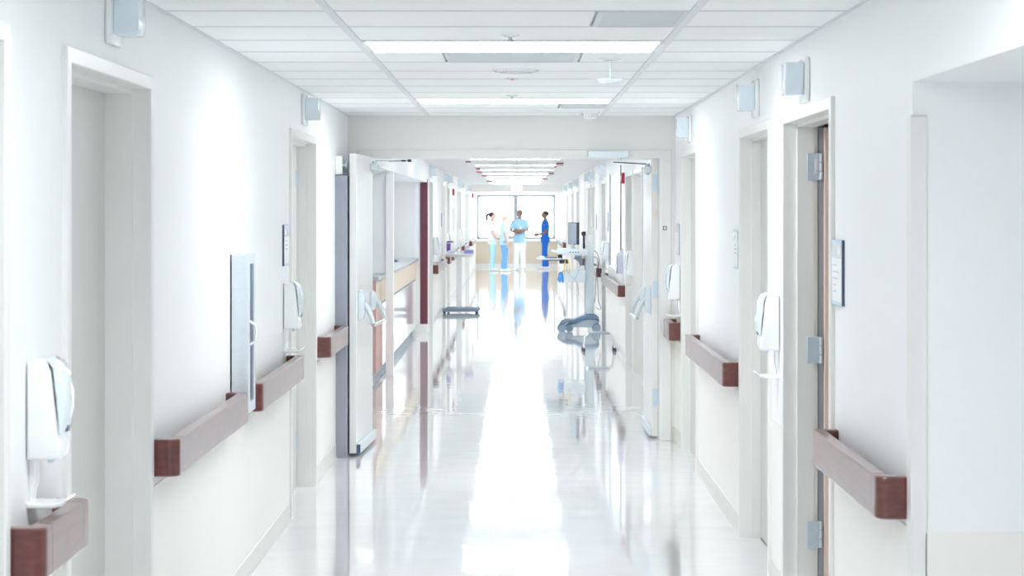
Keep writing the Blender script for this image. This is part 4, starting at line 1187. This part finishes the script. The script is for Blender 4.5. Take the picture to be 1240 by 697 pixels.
for k, x in enumerate((-0.20, -0.165)):
    bm = BM(); sweep(bm, [(KX + x, KY - 0.17, 0.975), (KX + x - 0.015 + 0.03 * k, KY - 0.175, 0.92), (KX + x - 0.02 + 0.04 * k, KY - 0.172, 0.855), (KX + x - 0.02 + 0.04 * k, KY - 0.165, 0.80)], [(0.007, 0.002)] * 4, (1, 0, 0), 8)
    tag(obj('strap', bm, 'yellow'), ('yellow strap hanging below the cart tray, the one toward the gloves', 'yellow strap hanging below the cart tray, the one toward the column')[k], 'strap', 'yellow straps under the cart tray')
def cable(pts, label, m='cart_blue', r=0.004):
    # smooth the hand-placed points once
    P = [Vector(p) for p in pts]
    Q = []
    for i in range(len(P) - 1):
        p0, p1, p2, p3 = P[max(i - 1, 0)], P[i], P[i + 1], P[min(i + 2, len(P) - 1)]
        for s in range(6):
            u = s / 6
            Q.append(0.5 * ((2 * p1) + (p2 - p0) * u + (2 * p0 - 5 * p1 + 4 * p2 - p3) * u * u + (3 * p1 - p0 - 3 * p2 + p3) * u ** 3))
    Q.append(P[-1])
    b = BM(); sweep(b, Q, [r] * len(Q), (1, 0, 0), 6)
    return tag(obj('cable', b, m), label, 'cable')
cable([(KX + 0.02, KY - 0.2, 1.03), (KX + 0.0, KY - 0.19, 0.9), (KX - 0.04, KY - 0.18, 0.78), (KX - 0.07, KY - 0.175, 0.72), (KX - 0.03, KY - 0.18, 0.62), (KX - 0.02, KY - 0.16, 0.5)], 'thin grey cable looping down in front of the cart basket', 'cart_grey', 0.003)
cable([(KX - 0.2, KY - 0.2, 0.96), (KX - 0.19, KY - 0.19, 0.85), (KX - 0.12, KY - 0.18, 0.76), (KX - 0.07, KY - 0.178, 0.725)], 'thin cable curving from the cart tray to the basket front', 'cart_grey', 0.003)
cable([(KX + 0.19, KY - 0.03, 1.10), (KX + 0.23, KY - 0.04, 1.08), (KX + 0.265, KY - 0.02, 0.96), (KX + 0.24, KY - 0.02, 0.82), (KX + 0.245, KY - 0.03, 0.6), (KX + 0.255, KY - 0.03, 0.42), (KX + 0.285, KY - 0.03, 0.33), (KX + 0.26, KY - 0.03, 0.30), (KX + 0.215, KY - 0.02, 0.34)], 'dark cable hanging behind the cart column down to the base', 'darkpurple')
cable([(KX + 0.19, KY + 0.03, 1.02), (KX + 0.24, KY + 0.02, 1.0), (KX + 0.25, KY + 0.02, 0.9), (KX + 0.22, KY + 0.02, 0.7), (KX + 0.215, KY + 0.02, 0.5), (KX + 0.2, KY + 0.02, 0.4)], 'shorter dark cable hanging close behind the cart column', 'darkpurple')

# ------------------------------------------------------------------ step stool
SX, SY = 0.965, 24.35
t = thing('step_stool', 'low chrome step stool with dark feet on the floor before the cart', 'stool', (SX, SY, 0))
bm = BM(); box(bm, -0.125, 0.125, -0.13, 0.13, 0.195, 0.218, 0.008, 2); st = obj('tread', bm, 'cart_grey', t)
bm = BM(); box(bm, -0.118, 0.118, -0.122, 0.122, 0.2182, 0.221); obj('mat', bm, 'steel', st, smooth=False)
for y in (-0.11, 0.11):
    for s in (-1, 1):
        b = BM(); sweep(b, [(s * 0.11, y, 0.207), (s * 0.14, y, 0.198), (s * 0.165, y * 1.05, 0.17), (s * 0.175, y * 1.12, 0.12), (s * 0.182, y * 1.25, 0.02)], [0.011] * 5, (0, 1, 0), 10)
        lg = obj('leg', b, 'chrome', t)
        b = BM(); cyl(b, (s * 0.182, y * 1.26, 0.0), (s * 0.181, y * 1.24, 0.04), 0.019, 0.015, n=12); obj('rubber_foot', b, 'rubber', lg)

# ------------------------------------------------------------------ people
def remesh(bm, voxel, name):
    me = bpy.data.meshes.new(name); bm.to_mesh(me); bm.free()
    o = bpy.data.objects.new(name, me); COL.objects.link(o)
    md = o.modifiers.new('r', 'REMESH'); md.mode = 'VOXEL'; md.voxel_size = voxel; md.use_smooth_shade = True
    sm = o.modifiers.new('s', 'SMOOTH'); sm.factor = 0.5; sm.iterations = 3
    dg = bpy.context.evaluated_depsgraph_get()
    me2 = bpy.data.meshes.new_from_object(o.evaluated_get(dg))
    COL.objects.unlink(o); bpy.data.objects.remove(o); bpy.data.meshes.remove(me)
    b2 = bmesh.new(); b2.from_mesh(me2); bpy.data.meshes.remove(me2)
    return b2

def add_hand(b, w, d, palm_n, thumb_side):
    """w wrist, d hand direction, palm_n palm normal, thumb_side vector toward the thumb"""
    w, d = Vector(w), Vector(d).normalized()
    th = Vector(thumb_side); th = (th - d * th.dot(d)).normalized()
    pn = d.cross(th)
    if pn.dot(Vector(palm_n)) < 0: pn = -pn
    sweep(b, [w - d * 0.02, w + d * 0.02, w + d * 0.06, w + d * 0.095], [(0.027, 0.02), (0.034, 0.017), (0.042, 0.017), (0.040, 0.014)], th, 10)
    for k, (off, L) in enumerate(((0.031, 0.072), (0.0105, 0.082), (-0.0105, 0.076), (-0.031, 0.060))):
        p = w + d * 0.088 + th * off
        sweep(b, [p, p + d * L * 0.45 + pn * 0.006, p + d * L * 0.78 + pn * 0.020, p + d * L * 0.95 + pn * 0.036], [0.0095, 0.009, 0.0085, 0.007], th, 8)
    p = w + d * 0.03 + th * 0.026
    sweep(b, [p, p + d * 0.025 + th * 0.028 + pn * 0.008, p + d * 0.055 + th * 0.038 + pn * 0.018, p + d * 0.072 + th * 0.036 + pn * 0.026], [0.013, 0.012, 0.0105, 0.008], pn, 8)

def person(loc, face, height, label, skin, hair, top, trousers, arms, style, badge=False, stride=0.0, female=False, shoe='white_plastic'):
    """local: facing +x, y to the figure's left; arms = (left, right): (elbow, wrist, hand_dir) offsets in metres on a 1.70 m template"""
    s = height / 1.70
    t = thing('person', label, 'person', loc, face)
    shw = 0.155 if female else 0.175
    b = BM()
    sweep(b, [(0, 0, .82), (0, 0, .92), (0.005, 0, 1.06), (0.0, 0, 1.25), (-0.005, 0, 1.38), (-0.01, 0, 1.445), (0.0, 0, 1.49), (0.012, 0, 1.525)],
          [(.09, .14), (.115, .165), (.10, .13 if female else .145), (.115, .16), (.085, shw), (.055, .07), (.05, .05), (.05, .05)], (1, 0, 0), 20)
    # head with jaw, brow, nose, ears
    sweep(b, [(0.03, 0, 1.495), (0.028, 0, 1.52), (0.02, 0, 1.56), (0.012, 0, 1.61), (0.005, 0, 1.655), (0.0, 0, 1.685), (0, 0, 1.70)],
          [(.035, .03), (.068, .052), (.088, .066), (.096, .074), (.088, .070), (.058, .048), (.02, .02)], (1, 0, 0), 20)
    sweep(b, [(0.10, 0, 1.615), (0.112, 0, 1.59), (0.122, 0, 1.572), (0.104, 0, 1.562)], [.010, .012, .016, .012], (0, 1, 0), 8)
    for q in (-1, 1):
        ball(b, (0.0, q * 0.076, 1.59), 0.03, 0.6, 0.3, 1.0, 10)
    legs = []
    for i, q in enumerate((1, -1)):
        st_ = stride * q
        hip, knee, ank = (0, q * .085, .88), (0.02 + st_ * .45, q * .092, .48), (-0.01 + st_, q * .10, .085)
        legs.append((hip, knee, ank))
        sweep(b, [(0, q * .075, .93), hip, (0.015 + st_ * .2, q * .09, .68), knee, (-0.01 + st_ * .75, q * .097, .32), ank, (-0.005 + st_, q * .10, .045)],
              [.09, .092, .076, .056, .054, .036, .035], (1, 0, 0), 12)
        sweep(b, [(-0.055 + st_, q * .10, .035), (0.0 + st_, q * .10, .045), (0.09 + st_, q * .105, .035), (0.165 + st_, q * .11, .022)], [(.030, .03), (.036, .04), (.043, .03), (.03, .016)], (0, 1, 0), 10)
    sh_pts = []
    for i, q in enumerate((1, -1)):
        el, wr, hd = arms[i]
        shd = Vector((-0.005, q * shw, 1.375))
        el, wr = Vector(el), Vector(wr)
        sh_pts.append((shd, el))
        sweep(b, [(0, q * 0.08, 1.37), shd, shd.lerp(el, .5), el, el.lerp(wr, .35), wr], [.055, .052, .045, .038, .038, .027], (1, 0, 0), 12)
        hd = Vector(hd).normalized()
        add_hand(b, wr, hd, Vector((0, -q, 0)) if abs(hd.z) > 0.6 else Vector((-1, 0, 0)), Vector((1, 0, 0.2)) if abs(hd.z) > 0.6 else Vector((0, 0, 1)))
    b = remesh(b, 0.0065, 'body')
    for v in b.verts: v.co *= s
    obj('body', b, skin, t)
    # shirt
    b = BM()
    hem = .78
    sweep(b, [(0, 0, hem), (0, 0, .90), (0.005, 0, 1.06), (0.0, 0, 1.26), (-0.005, 0, 1.385), (-0.01, 0, 1.45)],
          [(.135, .19), (.133, .187), (.118, .155 if female else .17), (.134, .18), (.102, shw + .012), (.068, .082)], (1, 0, 0), 20)
    for shd, el in sh_pts:
        sweep(b, [(0, shd.y * .5, 1.375), shd, shd.lerp(el, .4), shd.lerp(el, .75)], [.065, .068, .066, .070], (1, 0, 0), 12)
    b = remesh(b, 0.011, 'scrub_top')
    for v in b.verts: v.co *= s
    to = obj('scrub_top', b, top, t)
    b = BM()
    sweep(b, [(0, 0, .80), (0, 0, .90), (0, 0, .96)], [(.115, .16), (.122, .172), (.118, .165)], (1, 0, 0), 20)
    for hip, knee, ank in legs:
        q = 1 if hip[1] > 0 else -1
        sweep(b, [(0, q * .08, .92), hip, ((hip[0] + knee[0]) / 2, q * .093, .68), knee, ((knee[0] + ank[0]) / 2 - .01, q * .1, .30), (ank[0] + 0.004, ank[1], .075)],
              [.10, .105, .092, .078, .074, .076], (1, 0, 0), 14)
    b = remesh(b, 0.011, 'trousers')
    for v in b.verts: v.co *= s
    obj('trousers', b, trousers, t)
    for hip, knee, ank in legs:
        b = BM(); sweep(b, [(ank[0] - .075, ank[1], .03), (ank[0] - .06, ank[1], .045), (ank[0] + .01, ank[1], .055), (ank[0] + .10, ank[1] * 1.04, .044), (ank[0] + .17, ank[1] * 1.08, .028), (ank[0] + .195, ank[1] * 1.09, .018)],
                        [(.02, .018), (.036, .042), (.043, .052), (.050, .041), (.040, .025), (.015, .010)], (0, 1, 0), 14)
        for v in b.verts:
            v.co *= s
            v.co.z = max(v.co.z, 0.0)
        obj('shoe', b, shoe, t)
    # hair
    b = BM()
    ball(b, (-0.012, 0, 1.628), 0.1, 1.0, 0.82, 0.86, 20)
    for v in b.verts:
        if v.co.x > 0.035 and v.co.z < 1.655: v.co.x = 0.035 + (v.co.x - 0.035) * 0.2
        if v.co.z < 1.59 and v.co.x > -0.03: v.co.x = -0.03 + (v.co.x + 0.03) * 0.1
    if style == 'ponytail':
        sweep(b, [(-0.09, 0, 1.655), (-0.135, 0, 1.655), (-0.165, 0, 1.60), (-0.165, 0, 1.50), (-0.15, 0, 1.42)], [.022, .036, .040, .034, .012], (0, 1, 0), 10)
    b = remesh(b, 0.010, 'hair')
    for v in b.verts: v.co *= s
    obj('hair', b, hair, t)
    for q in (-1, 1):
        b = BM(); ball(b, (0.088 * s, q * 0.032 * s, 1.607 * s), 0.011 * s, 0.7, 1.1, 0.8, 10); obj('eye', b, 'eye', t)
    b = BM(); ball(b, (0.096 * s, 0, 1.543 * s), 0.022 * s, 0.4, 1.0, 0.3, 10); obj('mouth', b, 'lip', t)
    if badge:
        b = BM(); box(b, .134 * s, .139 * s, .03 * s, .085 * s, 1.17 * s, 1.25 * s); obj('badge', b, 'paper', t, smooth=False)
    return t

down_L = ((-0.03, .235, 1.09), (0.03, .225, .86), (0.1, -.02, -1))
down_R = ((-0.03, -.235, 1.09), (0.03, -.225, .86), (0.1, .02, -1))
bent_L = ((0.0, .235, 1.09), (0.20, .12, 1.02), (1, -.5, 0.0))
bent_R = ((0.0, -.235, 1.09), (0.20, -.12, 1.00), (1, .5, -0.1))
fold_L = ((0.06, .245, 1.13), (0.19, 0.02, 1.12), (0.15, -1, 0.05))
fold_R = ((0.06, -.245, 1.12), (0.175, -0.04, 1.07), (0.2, 1, 0.1))
low_R = ((0.02, -.22, 1.10), (0.17, -.16, .93), (0.75, .25, -.6))
person((-0.675, 56.5, 0), 0.0, 1.605, 'woman with dark ponytail in white top and pale teal trousers', 'skin_light', 'hair_dark', 'scrub_white', 'scrub_teal', (bent_L, low_R), 'ponytail', female=True)
person((-0.345, 56.2, 0), math.radians(15), 1.57, 'person with pale hair in light blue scrubs, one arm hanging, beside the window post', 'skin_light', 'hair_pale', 'scrub_pale', 'scrub_mid', (bent_L, down_R), 'short', stride=0.05)
person((0.075, 57.0, 0), math.radians(-105), 1.67, 'man in sky blue top and white trousers with folded arms and a badge', 'skin_mid', 'hair_dark', 'scrub_sky', 'scrub_white', (fold_L, fold_R), 'short', badge=True)
person((0.80, 58.4, 0), math.radians(185), 1.635, 'man in royal blue scrubs standing alone in front of the right window pane', 'skin_mid', 'hair_dark', 'scrub_royal', 'scrub_royal', (bent_L, bent_R), 'short', stride=0.04)
